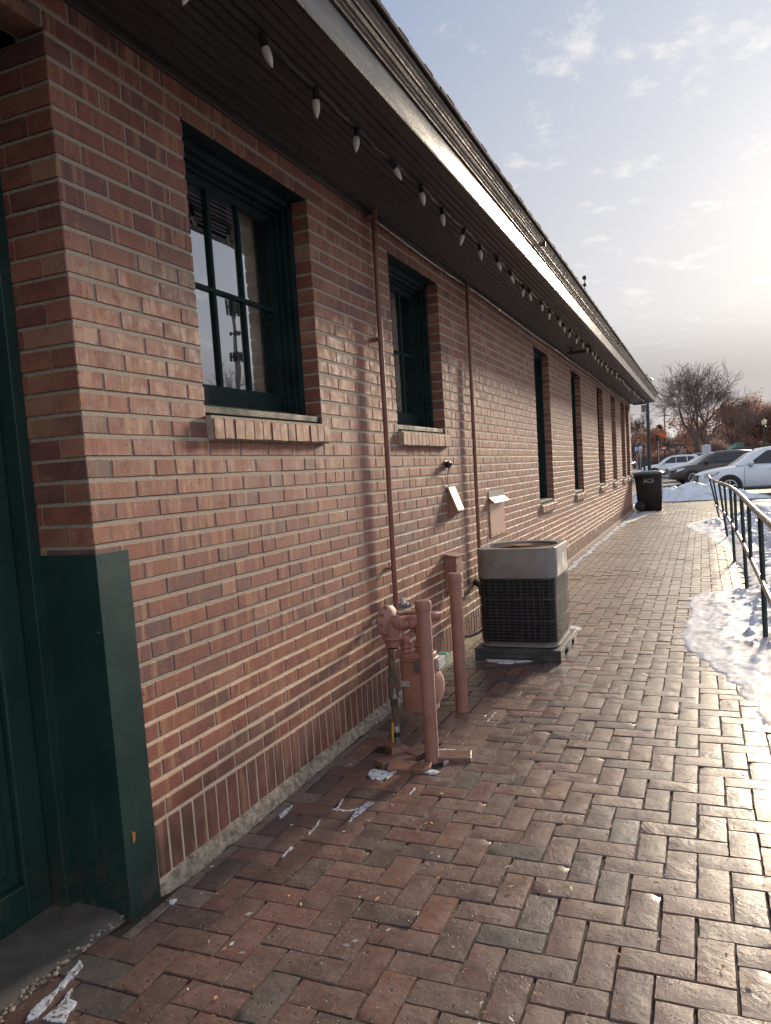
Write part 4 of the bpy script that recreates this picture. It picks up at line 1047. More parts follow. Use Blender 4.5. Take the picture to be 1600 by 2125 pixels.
POSTS = [(-.7, 2.19), (1.8, 2.17), (4.15, 2.160), (6.38, 2.147), (8.87, 2.123), (11.84, 2.127), (16.1, 2.088)]
for i, (y, x) in enumerate(POSTS):
    p = MB(); a = on_poly(TOPR, y); p.tube([(x, y, -.05), a], .0185, 12); p.tube([(x, y, -.01), (x, y, .012)], .03, 12) if i < 5 else None
    p.build('post', M_rail, t, True)
    if i < len(POSTS)-1:
        ym = (y+POSTS[i+1][0])/2; a = on_poly(TOPR, ym); b = on_poly(MIDR, ym); p = MB(); p.tube([b, a], .0165, 10); p.build('baluster', M_rail, t, True)

# lights on a string under the eaves
t = thing('string_lights', 'string of unlit white cone bulbs hanging in a row under the dark eaves', 'string lights', (.41, 9, 2.9))
BY = [-.62, -.2, .20, .56, .97, 1.366, 1.76, 2.14, 2.53, 2.97, 3.36, 3.74, 4.17, 4.70, 4.89, 5.41, 5.85, 6.32]
while BY[-1] < 19.7: BY.append(BY[-1]+.36+R.random()*.09)
cab = []
for i, yy in enumerate(BY):
    x_ = .408+R.uniform(-.012, .012)
    tx, ty = R.gauss(0, .16), R.gauss(0, .24)
    if i == 6: ty = .9; tx = .3
    d = Vector((tx, ty, -1)).normalized(); b0 = Vector((x_, yy, 2.918))
    cab.append(tuple(b0)); 
    if i < len(BY)-1: cab.append((x_+.004, yy+.14, 2.911+R.random()*.006)); cab.append((x_, (yy+BY[i+1])/2, 2.903+R.random()*.008))
    p = MB(); p.lathe(b0+d*.036, d, [(0, .0120), (.012, .0152), (.026, .0156), (.043, .0130), (.057, .0082), (.066, .0040), (.070, .001)], 14); bu = p.build('bulb', M_bulb, t, True)
    p = MB(); p.lathe(b0, d, [(-.006, .008), (.0, .011), (.036, .0125), (.038, .0140), (.040, .0140)], 10); p.tube([b0+Vector((.012, .008, .012)), b0+d*.03+Vector((.014, .004, 0))], .002, 4)
    p.build('socket', M_sock, bu, True)
p = MB(); p.tube(cab, .0028, 5, cap=False); p.tube([(a+.006, b, c+.003) for a, b, c in cab], .0024, 5, cap=False); p.build('cable', M_sock, t, True)

# hanging brackets, hanging sign, rod on the roof
t = thing('sign_arm', 'dark flat arm under the soffit beyond the middle of the wall', 'bracket', (.3, 8.6, 2.88), 'dark arms under the soffit')
p = MB(); p.box(.14, 8.58, 2.835, .47, 8.61, 2.875); p.box(.18, 8.585, 2.875, .20, 8.605, 2.925); p.box(.42, 8.585, 2.875, .44, 8.605, 2.925); p.build('arm', M_soffit, t, bevel=.002)
t = thing('sign_arm', 'dark flat arm under the soffit at the far corner, above the trash cart', 'bracket', (.3, 19.9, 2.88), 'dark arms under the soffit')
p = MB(); p.box(.06, 19.88, 2.855, .40, 19.91, 2.885); p.box(.10, 19.885, 2.885, .12, 19.905, 2.925); p.box(.36, 19.885, 2.885, .38, 19.905, 2.925); p.build('arm', M_soffit, t, bevel=.002)
t = thing('hanging_sign', 'small pale sign hanging from the soffit at the far corner of the building', 'sign', (.34, 20.0, 2.66))
p = MB(); p.box(.265, 19.995, 2.655, .385, 20.01, 2.84); p.build('board', mat_plain('pale_board', (.45, .44, .40), .6), t, bevel=.002)
p = MB(); p.tube([(.29, 20.0, 2.84), (.29, 20.0, 2.92)], .004, 5); p.tube([(.36, 20.0, 2.84), (.36, 20.0, 2.92)], .004, 5); p.build('hanger', M_sock, t)
t = thing('lightning_rod', 'short rod with two dark balls standing on the roof edge', 'lightning rod', (.27, 9.57, 3.42))
p = MB(); p.tube([(.27, 9.57, 3.38), (.27, 9.57, 4.05)], .006, 6); p.build('rod', M_black, t)
def ball(c, r, n_=12): q = MB(); q.lathe(c, (0, 0, 1), [(-r*math.cos(math.pi*k/8), r*math.sin(math.pi*k/8)) for k in range(9)], n_); return q
ball((.27, 9.57, 4.02), .032).build('ball', M_black, t, True); ball((.27, 9.57, 3.92), .026).build('ball', M_black, t, True)
# ------------------------------------------------------------------ street lamps
def lamp_post(x, y, zb, h, r, label, lean=0):
    t = thing('street_lamp', label, 'street lamp', (x, y, zb), 'green posted street lamps')
    p = MB(); p.tube([(x+lean, y, zb), (x+lean*.6, y, zb+.5), (x, y, zb+h-.62)], [r*1.15, r, r*.86], 14); p.lathe((x+lean, y, zb), (0, 0, 1), [(0, r*2.2), (.25, r*2.1), (.32, r*1.5), (.5, r*1.2)], 12)
    p.lathe((x, y, zb+h-.64), (0, 0, 1), [(0, r), (.03, r*1.9), (.06, r*1.2), (.10, r*1.8)], 12); p.build('post', M_rail, t, True)
    q = MB(); q.lathe((x, y, zb+h-.54), (0, 0, 1), [(0, .085), (.08, .16), (.22, .19), (.30, .17)], 16); q.build('globe', M_lampglass, t, True)
    q = MB(); q.lathe((x, y, zb+h-.24), (0, 0, 1), [(0, .21), (.03, .20), (.09, .12), (.12, .06), (.16, .05), (.19, .07), (.22, .02), (.24, .01)], 16); q.build('cap', M_lampcap, t, True)
M_lampglass = mat_plain('lamp_globe', (.62, .58, .44), .3, 0, .08); M_lampcap = mat_plain('lamp_cap', (.50, .46, .30), .4, 0, .1)
lamp_post(.055, 26.1, -.13, 4.45, .062, 'nearest green lamp post, rising behind the trash cart to the tip of the roof', .0)
t = thing('post', 'thin dark green post farther off, just left of the nearest lamp post', 'post', (-1.10, 40.6, -.13))
p = MB(); p.tube([(-1.08, 40.6, -.13), (-1.10, 40.6, 2.05)], .055, 10); p.build('shaft', M_rail, t, True)
p = MB(); p.lathe((-1.10, 40.6, 2.05), (0, 0, 1), [(0, .075), (.05, .08), (.10, .05), (.14, .02)], 12); p.build('cap', M_rail, t, True)
lamp_post(6.31, 65.7, -.13, 4.1, .09, 'distant lamp with a white globe in front of the trees at the right edge')

# ------------------------------------------------------------------ cars
def car_paint(name, col, rough=.28, coat=.6, metal=0): 
    t = NT(name); p = t.pos(); n1 = t.noise(p, 3, 5, .6); z = t.n('ShaderNodeSeparateXYZ', {0: p}).outputs['Z']
    low_ = t.math('MULTIPLY', t.ramp(z, .75, .25), t.ramp(n1, .35, .65, .25, .8))
    c = t.mix(t.math('MULTIPLY', low_, .15 if sum(col) < .3 else .5), col, (.22, .19, .17))
    return t.P(color=c, rough=t.ramp(n1, .3, .7, rough, rough+.1), coat=coat if sum(col) > .3 else .25, metal=metal)
P_white = car_paint('white_car_paint', (.58, .61, .66)); P_dark = car_paint('dark_car_paint', (.030, .022, .022)); P_red = car_paint('red_car_paint', (.25, .015, .02)); P_blue = car_paint('silver_blue_car_paint', (.22, .27, .36)); P_grey = car_paint('grey_car_paint', (.12, .12, .13)); P_brown = car_paint('brown_red_car_paint', (.16, .05, .035))
M_cglass = mat_plain('car_glass', (.010, .013, .018), .08, 0, .1, 1, 0, spec=.45); M_tyre = mat_plain('tyre', (.012, .012, .012), .8, 0, .3, 30, .4); M_rim = mat_plain('wheel_rim', (.45, .45, .46), .3, .8, .1)
M_trimb = mat_plain('black_trim', (.012, .012, .013), .5); M_head = mat_plain('headlight_lens', (.42, .44, .46), .08, .2, .3, 20, 0, coat=.8); M_tail = mat_plain('tail_light', (.35, .01, .01), .15, 0, .1, 5, 0, coat=.5); M_chrome = mat_plain('chrome', (.6, .6, .62), .15, .95, .05)
def make_car(label, paint, loc, rz, L=4.7, Wd=1.88, H=1.70, hood=1.02, detail=True, kind='suv', tail=None):
    """local frame: front at -x, near side at -y"""
    t = thing('parked_car', label, 'car', (0, 0, 0), 'cars parked beyond the snow pile')
    hl = L/2; hw = Wd/2
    # stations along x : (x, z_bottom, z_top, half width)
    st = [(-hl, .42, .70, hw*.60), (-hl+.05, .30, .82, hw*.78), (-hl+.22, .24, .90, hw*.90), (-hl+.55, .22, hood-.06, hw*.965), (-hl+1.0, .22, hood+.0, hw*.99), (-hl+1.45, .22, hood+.05, hw), (0, .22, hood+.07, hw), (hl-1.3, .22, hood+.10, hw), (hl-.5, .24, hood+.12, hw*.98), (hl-.12, .30, hood+.06, hw*.93), (hl, .42, hood-.10, hw*.82)]
    b = MB(); vs = []; fs = []; m_ = 14
    for x, zb, zt, w_ in st:
        zm = zb+(zt-zb)*.52
        ring = [(-w_*.90, zb), (-w_*.985, zb+.06), (-w_, zm-.12), (-w_*.995, zm+.06), (-w_*.96, zt-.09), (-w_*.90, zt-.025), (-w_*.60, zt+.012)]
        ring += [(-y, z) for y, z in reversed(ring)]
        vs += [(x, y, z) for y, z in ring]
    for k in range(len(st)-1):
        for i in range(m_): fs.append((k*m_+i, (k+1)*m_+i, (k+1)*m_+(i+1) % m_, k*m_+(i+1) % m_))
    fs.append(tuple(range(m_))); fs.append(tuple((len(st)-1)*m_+i for i in range(m_-1, -1, -1)))
    b.add(vs, fs); body = b.build('body', paint, t, True)
    ss = body.modifiers.new('sub', 'SUBSURF'); ss.levels = 1; ss.render_levels = 1
    # greenhouse
    A0 = -hl+1.28; A1 = A0+.95; r0 = hl-(.75 if kind == 'suv' else 1.2); r1 = hl-.22 if kind == 'suv' else hl-.55; zb = hood+.04
    gs = [(A0, zb-.02, zb, hw*.86), (A0+.5, zb-.02, zb+(H-zb)*.62, hw*.85), (A1, zb-.02, H-.045, hw*.83), (A1+.5, zb-.02, H, hw*.82), ((A1+r0)/2+.2, zb-.02, H-.002, hw*.82), (r0, zb-.02, H-.05, hw*.80), (r1-.05, zb-.02, zb+(H-zb)*.42, hw*.82), (r1, zb-.02, zb+.02, hw*.84)]
    g = MB(); vs = []; fs = []
    for x, z0, zt, w_ in gs:
        wt = w_-.20*(zt-z0)/.6*.8
        ring = [(-w_, z0), (-w_+(w_-wt)*.45, z0+(zt-z0)*.5), (-wt, zt-.035*min(1, (zt-z0)*4)), (-wt*.86, zt), (wt*.86, zt), (wt, zt-.035*min(1, (zt-z0)*4)), (w_-(w_-wt)*.45, z0+(zt-z0)*.5), (w_, z0)]
        vs += [(x, y, z) for y, z in ring]
    for k in range(len(gs)-1):
        for i in range(7): fs.append((k*8+i, (k+1)*8+i, (k+1)*8+i+1, k*8+i+1))
    g.add(vs, fs); g.build('cabin', paint, t, True)
    # glazing
    def side(x, f):       # point on the side glass plane at height fraction f
        w_ = hw*.855; return -(w_-.20*(H-zb)/.6*.8*f)-.008
    zl = zb+.03; zh = H-.13
    for sg in (1, -1):
        wnd = [[(A0+.34, zl), (A0+.98, zh-.02), (A0+1.28, zh), (A0+1.28, zl)], [(A0+1.34, zl), (A0+1.34, zh), (A0+2.05, zh), (A0+2.12, zl)], [(A0+2.20, zl+.01), (A0+2.14, zh), (r0-.12, zh-.06), (r1-.22, zl+.12), (r1-.30, zl+.04)]]
        for q in wnd:
            p = MB(); fz = lambda z: (z-zb)/(H-zb)
            p.add([(x, sg*side(x, fz(z)), z) for x, z in q]+[(x, sg*(side(x, fz(z))+.02), z) for x, z in q], [tuple(range(len(q)))]+[(i, (i+1) % len(q), len(q)+(i+1) % len(q), len(q)+i) for i in range(len(q))])
            p.build('window', M_cglass, t)
    p = MB(); wy = hw*.74; p.add([(A0+.05, -wy, zb+.012), (A0+.05, wy, zb+.012), (A1-.04, wy*.80, H-.062), (A1-.04, -wy*.80, H-.062)], [(0, 1, 2, 3)]); 
    p.v = [(x-.012, y, z+.012) for x, y, z in p.v]; p.add([(x+.02, y, z-.02) for x, y, z in p.v], [(3, 2, 1, 0)]); p.build('windshield', M_wind, t)
    xw = (-hl+.98, hl-.98); wr = .355
    for xx in xw:
        for sg in (-1, 1):
            p = MB(); p.lathe((xx, sg*(hw*.93), wr), (0, sg, 0), [(0, wr+.075), (.055+hw*.03, wr+.075), (.056+hw*.03, wr+.03)], 24); p.build('wheel_arch', M_trimb, t, True)
            p = MB(); p.lathe((xx, sg*(hw*.80), wr), (0, sg, 0), [(0, wr*.8), (.02, wr*.97), (.10, wr), (.24, wr), (.262, wr*.93), (.264, wr*.7)], 26); wh = p.build('wheel', M_tyre, t, True)
            p = MB(); p.lathe((xx, sg*(hw*.80+.245), wr), (0, sg, 0), [(0, .24), (.022, .245), (.024, .22), (.006, .21)], 22); p.lathe((xx, sg*(hw*.80+.25), wr), (0, sg, 0), [(0, .06), (.022, .05)], 12)
            for k in range(5):
                a = 2*math.pi*k/5+.3; c_, s_ = math.cos(a), math.sin(a); yy = sg*(hw*.80+.262)
                for da in (-.10, .10): p.tube([(xx+.04*c_, yy, wr+.04*s_), (xx+.225*math.cos(a+da), yy, wr+.225*math.sin(a+da))], .014, 5)
            p.build('rim', M_rim, wh, True)
    # lights, grille, bumpers
    for sg in (-1, 1):
        p = MB(); x0 = -hl+.02
        v = [(x0+.07, sg*hw*.56, .70), (x0+.07, sg*hw*.56, .80), (x0+.26, sg*hw*.86, .86), (x0+.62, sg*hw*.975, .90), (x0+.50, sg*hw*.965, .80), (x0+.20, sg*hw*.86, .70)]
        v = [(a-.035, b_*1.02, c_) for a, b_, c_ in v]
        p.add(v+[(a+.08, b_*.94, c_) for a, b_, c_ in v], [tuple(range(6)), (0, 6, 7, 1), (1, 7, 8, 2), (2, 8, 9, 3), (3, 9, 10, 4), (4, 10, 11, 5), (5, 11, 6, 0)]); p.build('headlight', M_head, t)
        p = MB(); x0 = hl-.02; v = [(x0, sg*hw*.55, .98), (x0, sg*hw*.55, .86), (x0-.10, sg*hw*.88, .86), (x0-.42, sg*hw*.985, .94), (x0-.40, sg*hw*.975, 1.04), (x0-.12, sg*hw*.90, 1.03)]
        p.add([(a+.02, b_*1.015, c_) for a, b_, c_ in v]+[(a-.06, b_*.95, c_) for a, b_, c_ in v], [tuple(range(6))]+[(i, (i+1) % 6, 6+(i+1) % 6, 6+i) for i in range(6)]); p.build('tail_light', M_tail, t)
    p = MB(); p.prism([(-hw*.48, .46), (hw*.48, .46), (hw*.54, .80), (-hw*.54, .80)], 'x', -hl-.014, -hl+.10)
    gr = p.build('grille', M_trimb, t, bevel=.01)
    p = MB()
    for z_ in (.55, .63, .71): p.box(-hl-.022, -hw*.46, z_, -hl-.012, hw*.46, z_+.02)
    p.build('grille_bar', M_chrome, gr)
    p = MB(); p.box(-hl-.03, -hw*.70, .30, -hl+.2, hw*.70, .40); p.box(hl-.2, -hw*.75, .34, hl+.02, hw*.75, .46); p.build('bumper', M_trimb if paint is not P_white else paint, t, bevel=.02)
    if detail:
        for sg in (-1, 1):
            p = MB(); p.lathe((A0+.40, sg*(hw+.10), zb+.07), (0, sg, 0), [(-.14, .05), (-.10, .085), (.02, .09), (.09, .08), (.12, .04)], 12); p.v = [(A0+.40+(x-A0-.40)*.8, y, z) for x, y, z in p.v]; mi = p.build('mirror', paint, t, True)
            p = MB(); p.box(A0+.36, min(sg*(hw-.10), sg*(hw+.05)), zb-.025, A0+.46, max(sg*(hw-.10), sg*(hw+.05)), zb+.01); p.build('mirror_arm', M_trimb, mi)
            for xx in (A0+1.0, A0+1.95):
                p = MB(); p.tube([(xx, sg*(hw+.004), zb-.16), (xx+.04, sg*(hw+.03), zb-.155), (xx+.17, sg*(hw+.03), zb-.15), (xx+.20, sg*(hw+.004), zb-.15)], .014, 6); p.build('door_handle', paint if paint is P_white else M_chrome, t, True)
            p = MB()
            for xx in (A0+.20, A0+1.27, A0+2.20): p.tube([(xx, sg*(hw*.999), .34), (xx-.01, sg*(hw*1.002), .60), (xx, sg*(hw*.985), zb-.06)], .005, 4)
            p.tube([(A0+.2, sg*hw*.992, .335), (A0+2.2, sg*hw*.992, .335)], .005, 4)
            p.build('door_seam', M_trimb, t)
            p = MB(); p.box(-hl+1.45, min(sg*hw*.93, sg*hw*1.003), .20, hl-1.45, max(sg*hw*.93, sg*hw*1.003), .265); p.build('rocker_trim', M_trimb, t, bevel=.01)
    t.location = loc; t.rotation_euler = (0, 0, rz); return t
M_wind = mat_plain('windshield_glass', (.10, .12, .12), .12, .2, .1, 1, 0, spec=1.0, coat=.8)
ZL = -.13
make_car('white crossover nearest the path, parked just beyond the handrail end', P_white, (3.95, 28.85, ZL), rad(9), 4.95, 1.98, 1.70, 1.04)
make_car('dark suv with sunlit hood, its front showing between two white cars', P_dark, (2.42, 43.2, ZL), rad(12), 4.7, 1.88, 1.70, 1.06)
make_car('white car almost hidden behind the dark suv, only its nose in view', P_white, (1.92, 49.5, ZL), rad(11), 4.6, 1.85, 1.60, 1.05, False)
make_car('white crossover seen whole from the side, farther back behind the trash cart', P_white, (-.40, 62.3, ZL), rad(3), 4.75, 1.86, 1.66, 1.00)
make_car('red car showing above the hood of the farther white crossover', P_red, (-.35, 72.5, ZL), rad(4), 4.5, 1.8, 1.62, .98, False)
make_car('silver blue car with its roof behind the farther white crossover', P_blue, (.95, 77.5, ZL), rad(2), 4.6, 1.8, 1.78, 1.0, False)
make_car('pale blue car right of the silver blue one, below the big bare tree', P_blue, (3.0, 69.0, ZL), rad(5), 4.4, 1.8, 1.52, .98, False, 'sedan')
make_car('brown red pickup-height car in the back row beside the grey cabinet', P_brown, (4.2, 83.8, ZL), rad(0), 4.4, 1.8, 1.86, 1.05, False)
make_car('dark car behind the brown red one in the back row', P_dark, (5.2, 92.9, ZL), rad(0), 4.7, 1.85, 2.2, 1.2, False)
make_car('dark car in the back row seen over the nearest white crossover', P_dark, (7.6, 87.1, ZL), rad(0), 4.6, 1.85, 1.62, 1.0, False, 'sedan')
make_car('grey car in the back row near the right edge', P_grey, (9.2, 81.0, ZL), rad(0), 4.6, 1.85, 1.66, 1.0, False)
make_car('dark tall car at the far right edge of the back row', P_dark, (11.2, 92.8, ZL), rad(0), 4.8, 1.9, 2.1, 1.15, False)
hc = make_car('small far car on the road with lit headlights, left of the lamp posts', P_grey, (-9.3, 124, -.1), rad(78), 4.5, 1.8, 1.55, .95, False)
def emit(name, col, s_):
    m_ = bpy.data.materials.new(name); m_.use_nodes = True; b_ = m_.node_tree.nodes['Principled BSDF']; b_.inputs['Base Color'].default_value = (*col, 1); b_.inputs['Emission Color'].default_value = (*col, 1); b_.inputs['Emission Strength'].default_value = s_; return m_
M_lit = emit('lit_headlight', (1.0, .9, .65), 9.0); M_redlit = emit('red_signal', (1.0, .05, .02), 4.0); M_orange = mat_plain('orange_sign', (.75, .14, .03), .6)
for ch in hc.children:
    if ch.name.startswith('headlight'):
        ch.data.materials.clear(); ch.data.materials.append(M_lit)
# ------------------------------------------------------------------ street furniture far off
def pole_sign(name, label, cat, x, y, zb, zt, w_, h_, mat, pole=M_galv, r=.04):
    t = thing(name, label, cat, (x, y, zb)); p = MB(); p.tube([(x, y+.03, zb), (x, y+.03, zt)], r, 8); p.build('pole', pole, t, True)
    p = MB(); p.box(x-w_/2, y-.012, zt-h_, x+w_/2, y, zt); bo = p.build('board', mat, t, bevel=.004); return t, bo
M_signblue = mat_plain('blue_sign', (.03, .07, .28), .5); M_signwhite = mat_plain('white_sign', (.60, .63, .68), .5); M_signred = mat_plain('red_sign', (.50, .05, .05), .5)
t_, bo = pole_sign('road_sign', 'small square blue and white sign beside the brick corner', 'sign', -6.26, 104, .0, 3.05, .62, .62, M_signblue)
p = MB(); p.box(-6.46, 103.97, 2.52, -6.06, 103.985, 2.96); p.build('panel', M_signwhite, t_); p = MB(); p.prism([(-6.34, 2.60), (-6.22, 2.60), (-6.14, 2.86), (-6.24, 2.90), (-6.34, 2.86), (-6.34, 2.80), (-6.24, 2.82), (-6.26, 2.72)], 'y', 103.955, 103.965); p.build('symbol', M_signblue, t_)
t_, bo = pole_sign('road_sign', 'small red and white sign next to the blue and white one', 'sign', -5.94, 106.3, .0, 3.10, .45, .7, M_signwhite)
p = MB(); p.prism([(-6.10, 2.5), (-5.78, 2.5), (-5.94, 2.85)], 'y', 106.26, 106.28); p.build('symbol', M_signred, t_)
t_, bo = pole_sign('road_sign', 'small white sign left of the big bare tree trunk', 'sign', -.77, 100.8, -.1, 2.65, .62, .55, M_signwhite)
t_, bo = pole_sign('road_sign', 'white post with a small square white top left of the orange sign', 'sign', -3.12, 94.5, -.1, 4.25, .30, .45, M_signwhite, mat_plain('white_post', (.55, .55, .56), .5), .085)
t = thing('orange_sign', 'dark post carrying an orange sign and a small red and white notice below', 'sign', (-1.93, 84.2, -.13))
p = MB(); p.tube([(-1.93, 84.2, -.13), (-1.93, 84.2, 4.0)], .07, 8); p.build('pole', M_black, t, True)
p = MB(); p.prism([(-2.75, 3.95), (-2.1, 3.98), (-1.72, 3.80), (-1.70, 3.50), (-1.95, 3.45), (-2.2, 3.70), (-2.75, 3.88)], 'y', 84.08, 84.12); p.build('board', M_orange, t)
p = MB(); p.box(-2.25, 84.08, 2.15, -1.75, 84.11, 2.60); nb_ = p.build('notice', M_signred, t); p = MB(); p.box(-2.18, 84.06, 2.30, -1.82, 84.075, 2.45); p.build('band', M_signwhite, nb_)
t = thing('traffic_signal', 'traffic signal showing red, on a dark pole left of the big bare tree', 'traffic light', (-.22, 112, -.1))
p = MB(); p.tube([(-.22, 112.1, -.1), (-.22, 112.1, 4.4)], .08, 8); p.build('pole', M_black, t, True)
p = MB(); p.box(-.42, 111.85, 3.1, -.02, 112.05, 4.3); hs = p.build('housing', M_black, t, bevel=.02)
p = MB(); p.lathe((-.22, 111.85, 4.05), (0, -1, 0), [(0, .13), (.04, .12)], 14); p.build('red_lamp', M_redlit, hs, True)
t = thing('traffic_signal', 'dark signal head on a mast beside the orange sign', 'traffic light', (-2.7, 86, -.1))
p = MB(); p.tube([(-2.72, 86.1, -.1), (-2.72, 86.1, 4.1)], .05, 8); p.build('pole', M_black, t, True)
p = MB(); p.box(-2.88, 85.85, 3.25, -2.56, 86.05, 4.0); p.build('housing', M_black, t, bevel=.02)
t = thing('utility_cabinet', 'pale grey metal cabinet standing right of the big bare tree trunk', 'cabinet', (2.05, 66, ZL))
p = MB(); p.box(1.72, 65.9, ZL, 2.42, 66.5, 2.15); cb = p.build('cabinet', mat_plain('cabinet_paint', (.42, .45, .50), .5, 0, .08), t, bevel=.03)
p = MB(); p.prism([(1.70, 2.152), (2.07, 2.26), (2.44, 2.152)], 'y', 65.88, 66.52); p.build('top', M_signwhite, t, bevel=.01)
p = MB(); p.box(2.065, 65.885, .1, 2.075, 65.898, 2.05); p.box(2.11, 65.87, 1.0, 2.13, 65.898, 1.2); p.build('door_seam', M_trimb, cb)
t = thing('utility_pole', 'thin dark utility pole rising left of the big bare tree', 'utility pole', (-3.25, 117, 0))
p = MB(); p.tube([(-3.25, 117, -.1), (-3.25, 117, 8.4)], .09, 8); p.build('pole', M_bark, t, True); p = MB(); p.box(-4.1, 116.94, 7.4, -2.4, 117.06, 7.52); p.build('crossarm', M_bark, t)
t = thing('tent', 'pale green and white tent or sign panel between the far parked cars', 'tent', (5.3, 98, -.1))
p = MB(); p.prism([(4.5, 2.0), (5.6, 2.72), (6.4, 2.5), (6.2, 1.0), (4.7, 1.0)], 'y', 97.9, 99.0); p.build('canopy', mat_plain('pale_green_fabric', (.22, .42, .36), .7, 0, .3, 2), t)
p = MB(); p.tube([(4.75, 98.4, -.1), (4.75, 98.4, 1.0)], .04, 6); p.tube([(6.15, 98.4, -.1), (6.15, 98.4, 1.0)], .04, 6); p.build('pole', M_galv, t)

# ------------------------------------------------------------------ trees
def grow(mb, p, d, l_, r, dep, rr, spread=.45, ends=None, up_=.12, nkid=(2, 3), shr=.74, wob=.16, rmin=.014):
    r = max(r, rmin); p = Vector(p); d = Vector(d).normalized(); segs = 3 if dep > 2 else 2; pts = [p]; rs = [r]
    for k in range(segs):
        d = (d+Vector((rr.gauss(0, wob), rr.gauss(0, wob), rr.gauss(0, wob*.6)+up_*.4))).normalized(); p = p+d*(l_/segs); pts.append(p); rs.append(max(rmin*.7, r*(1-.32*(k+1)/segs)))
    mb.tube(pts, rs, 7 if dep > 4 else (4 if dep > 1 else 3), cap=False)
    if dep <= 1 and ends is not None: ends.append((pts[-1], d)); ends.append((pts[1], d))
    if dep == 0: return
    nk = rr.randint(*nkid)
    for k in range(nk):
        a = d.orthogonal().normalized(); a.rotate(Matrix.Rotation(rr.random()*6.283, 3, d)); s_ = spread*(.55+rr.random()*.8)
        nd = (d*math.cos(s_)+a*math.sin(s_)); nd.z += up_
        q = pts[-1] if k < 2 else pts[rr.randint(1, segs-1)]
        grow(mb, q, nd, l_*shr*(.85+.3*rr.random()), rs[-1]*(.78 if k == 0 else .62), dep-1, rr, spread, ends, up_, nkid, shr, wob, rmin)
def leaves(mb, ends, cols, size, n, rr, spread, droop=0):
    for e_, d in ends:
        for _ in range(n):
            c = e_+Vector((rr.gauss(0, spread), rr.gauss(0, spread), rr.gauss(0, spread)-droop)); s_ = size*(.6+.8*rr.random())
            a = Vector((rr.gauss(0, 1), rr.gauss(0, 1), rr.gauss(0, 1))).normalized(); b_ = a.orthogonal().normalized(); b_.rotate(Matrix.Rotation(rr.random()*6.28, 3, a)); c2 = a.cross(b_)
            col = rr.choice(cols); k = .7+.6*rr.random(); col = tuple(x*k for x in col)
            mb.add([c-b_*s_, c+c2*s_*.5, c+b_*s_, c-c2*s_*.5], [(0, 1, 2, 3)], col)
RUST = [(.36, .19, .135), (.31, .165, .125), (.42, .23, .15), (.26, .16, .13)]
def tree(label, x, y, zb, h, r, dep, seed, stems=1, spread=.42, leaf=None, lsize=.1, ln=2, lsp=.25, lean=.0, up_=.10, first=.26, shr=.74, nkid=(2, 3), group=None, name='bare_tree', stem_spread=.2, wob=.16, rmin=.014):
    rr = random.Random(seed); t = thing(name, label, 'tree', (x, y, zb), group)
    tr = MB(); cr_ = MB(); ends = []
    for s_ in range(stems):
        a = 2*math.pi*s_/max(1, stems)+.6; d = Vector((math.cos(a)*stem_spread*(stems > 1)+lean, math.sin(a)*.1*(stems > 1), 1)).normalized()
        b0 = Vector((x+math.cos(a)*r*.6*(stems > 1), y, zb)); hh = h*first*(1+.15*(s_ % 2)); rs = r*(.72 if stems > 1 else 1)
        pts = [b0, b0+d*hh*.15, b0+d*hh*.6+Vector((rr.gauss(0, .03), 0, 0)), b0+d*hh]
        tr.tube(pts, [rs*1.25, rs, rs*.85, rs*.72], 10, cap=False)
        for k in range(4 if stems == 1 else 3):
            an = 2*math.pi*k/(4 if stems == 1 else 3)+rr.random(); nd = Vector((math.cos(an)*spread+lean*.5+math.cos(a)*.2*(stems > 1), math.sin(an)*spread, 1)).normalized()
            grow(cr_, pts[-1]-d*hh*.08*k*.5, nd, h*first*.85*(.85+.3*rr.random()), rs*.55, dep, rr, spread, ends, up_, nkid, shr, wob, rmin)
    tr.build('trunk', M_bark, t, True); c = cr_.build('crown', M_twig, t, True)
    if leaf: lm = MB(); leaves(lm, ends, leaf, lsize, ln, rr, lsp); lm.build('foliage', M_leaf, t)
    # scale the crown to the wanted height
    return t, ends
def fit_tree(t, h):
    top = max(v.co.z for ch in t.children for v in ch.data.vertices)
    k = h/top; t.scale = (k, k, k)
t, e_ = tree('tallest bare tree, wide rounded crown on two stems, behind the parked cars', 1.75, 80.3, ZL, 10.8, .42, 6, 12, 2, .58, lean=-.02, up_=.02, first=.22, shr=.80, nkid=(3, 3), stem_spread=.10, rmin=.012, wob=.13); fit_tree(t, 11.1)
t, e_ = tree('broad oak with rust brown leaves, right of the tallest bare tree', 5.3, 101, ZL, 8.2, .32, 5, 5, 1, .62, RUST, .14, 5, .38, up_=.03, first=.24, shr=.77, name='oak_tree', group='rust leaved oaks'); fit_tree(t, 9.1)
t, e_ = tree('lower oak with rust brown leaves, left of the tallest bare tree trunk', -1.4, 98, ZL, 6.6, .26, 5, 9, 1, .60, RUST, .14, 4, .4, up_=.02, first=.25, shr=.77, name='oak_tree', group='rust leaved oaks'); fit_tree(t, 6.9)
t, e_ = tree('darker brown leaved oak at the right, behind the distant white lamp', 9.6, 96, ZL, 6.6, .26, 5, 19, 1, .62, [(.24, .13, .10), (.28, .14, .10), (.18, .11, .09)], .14, 5, .4, up_=.02, first=.25, shr=.77, name='oak_tree', group='rust leaved oaks'); fit_tree(t, 7.6)
t, e_ = tree('thin open-twigged tree rising behind the broad rust leaved oak at right', 8.3, 112, ZL, 9.0, .22, 6, 21, 1, .5, up_=.06, first=.25, shr=.77, leaf=RUST, lsize=.1, ln=1, lsp=.3); fit_tree(t, 9.4)
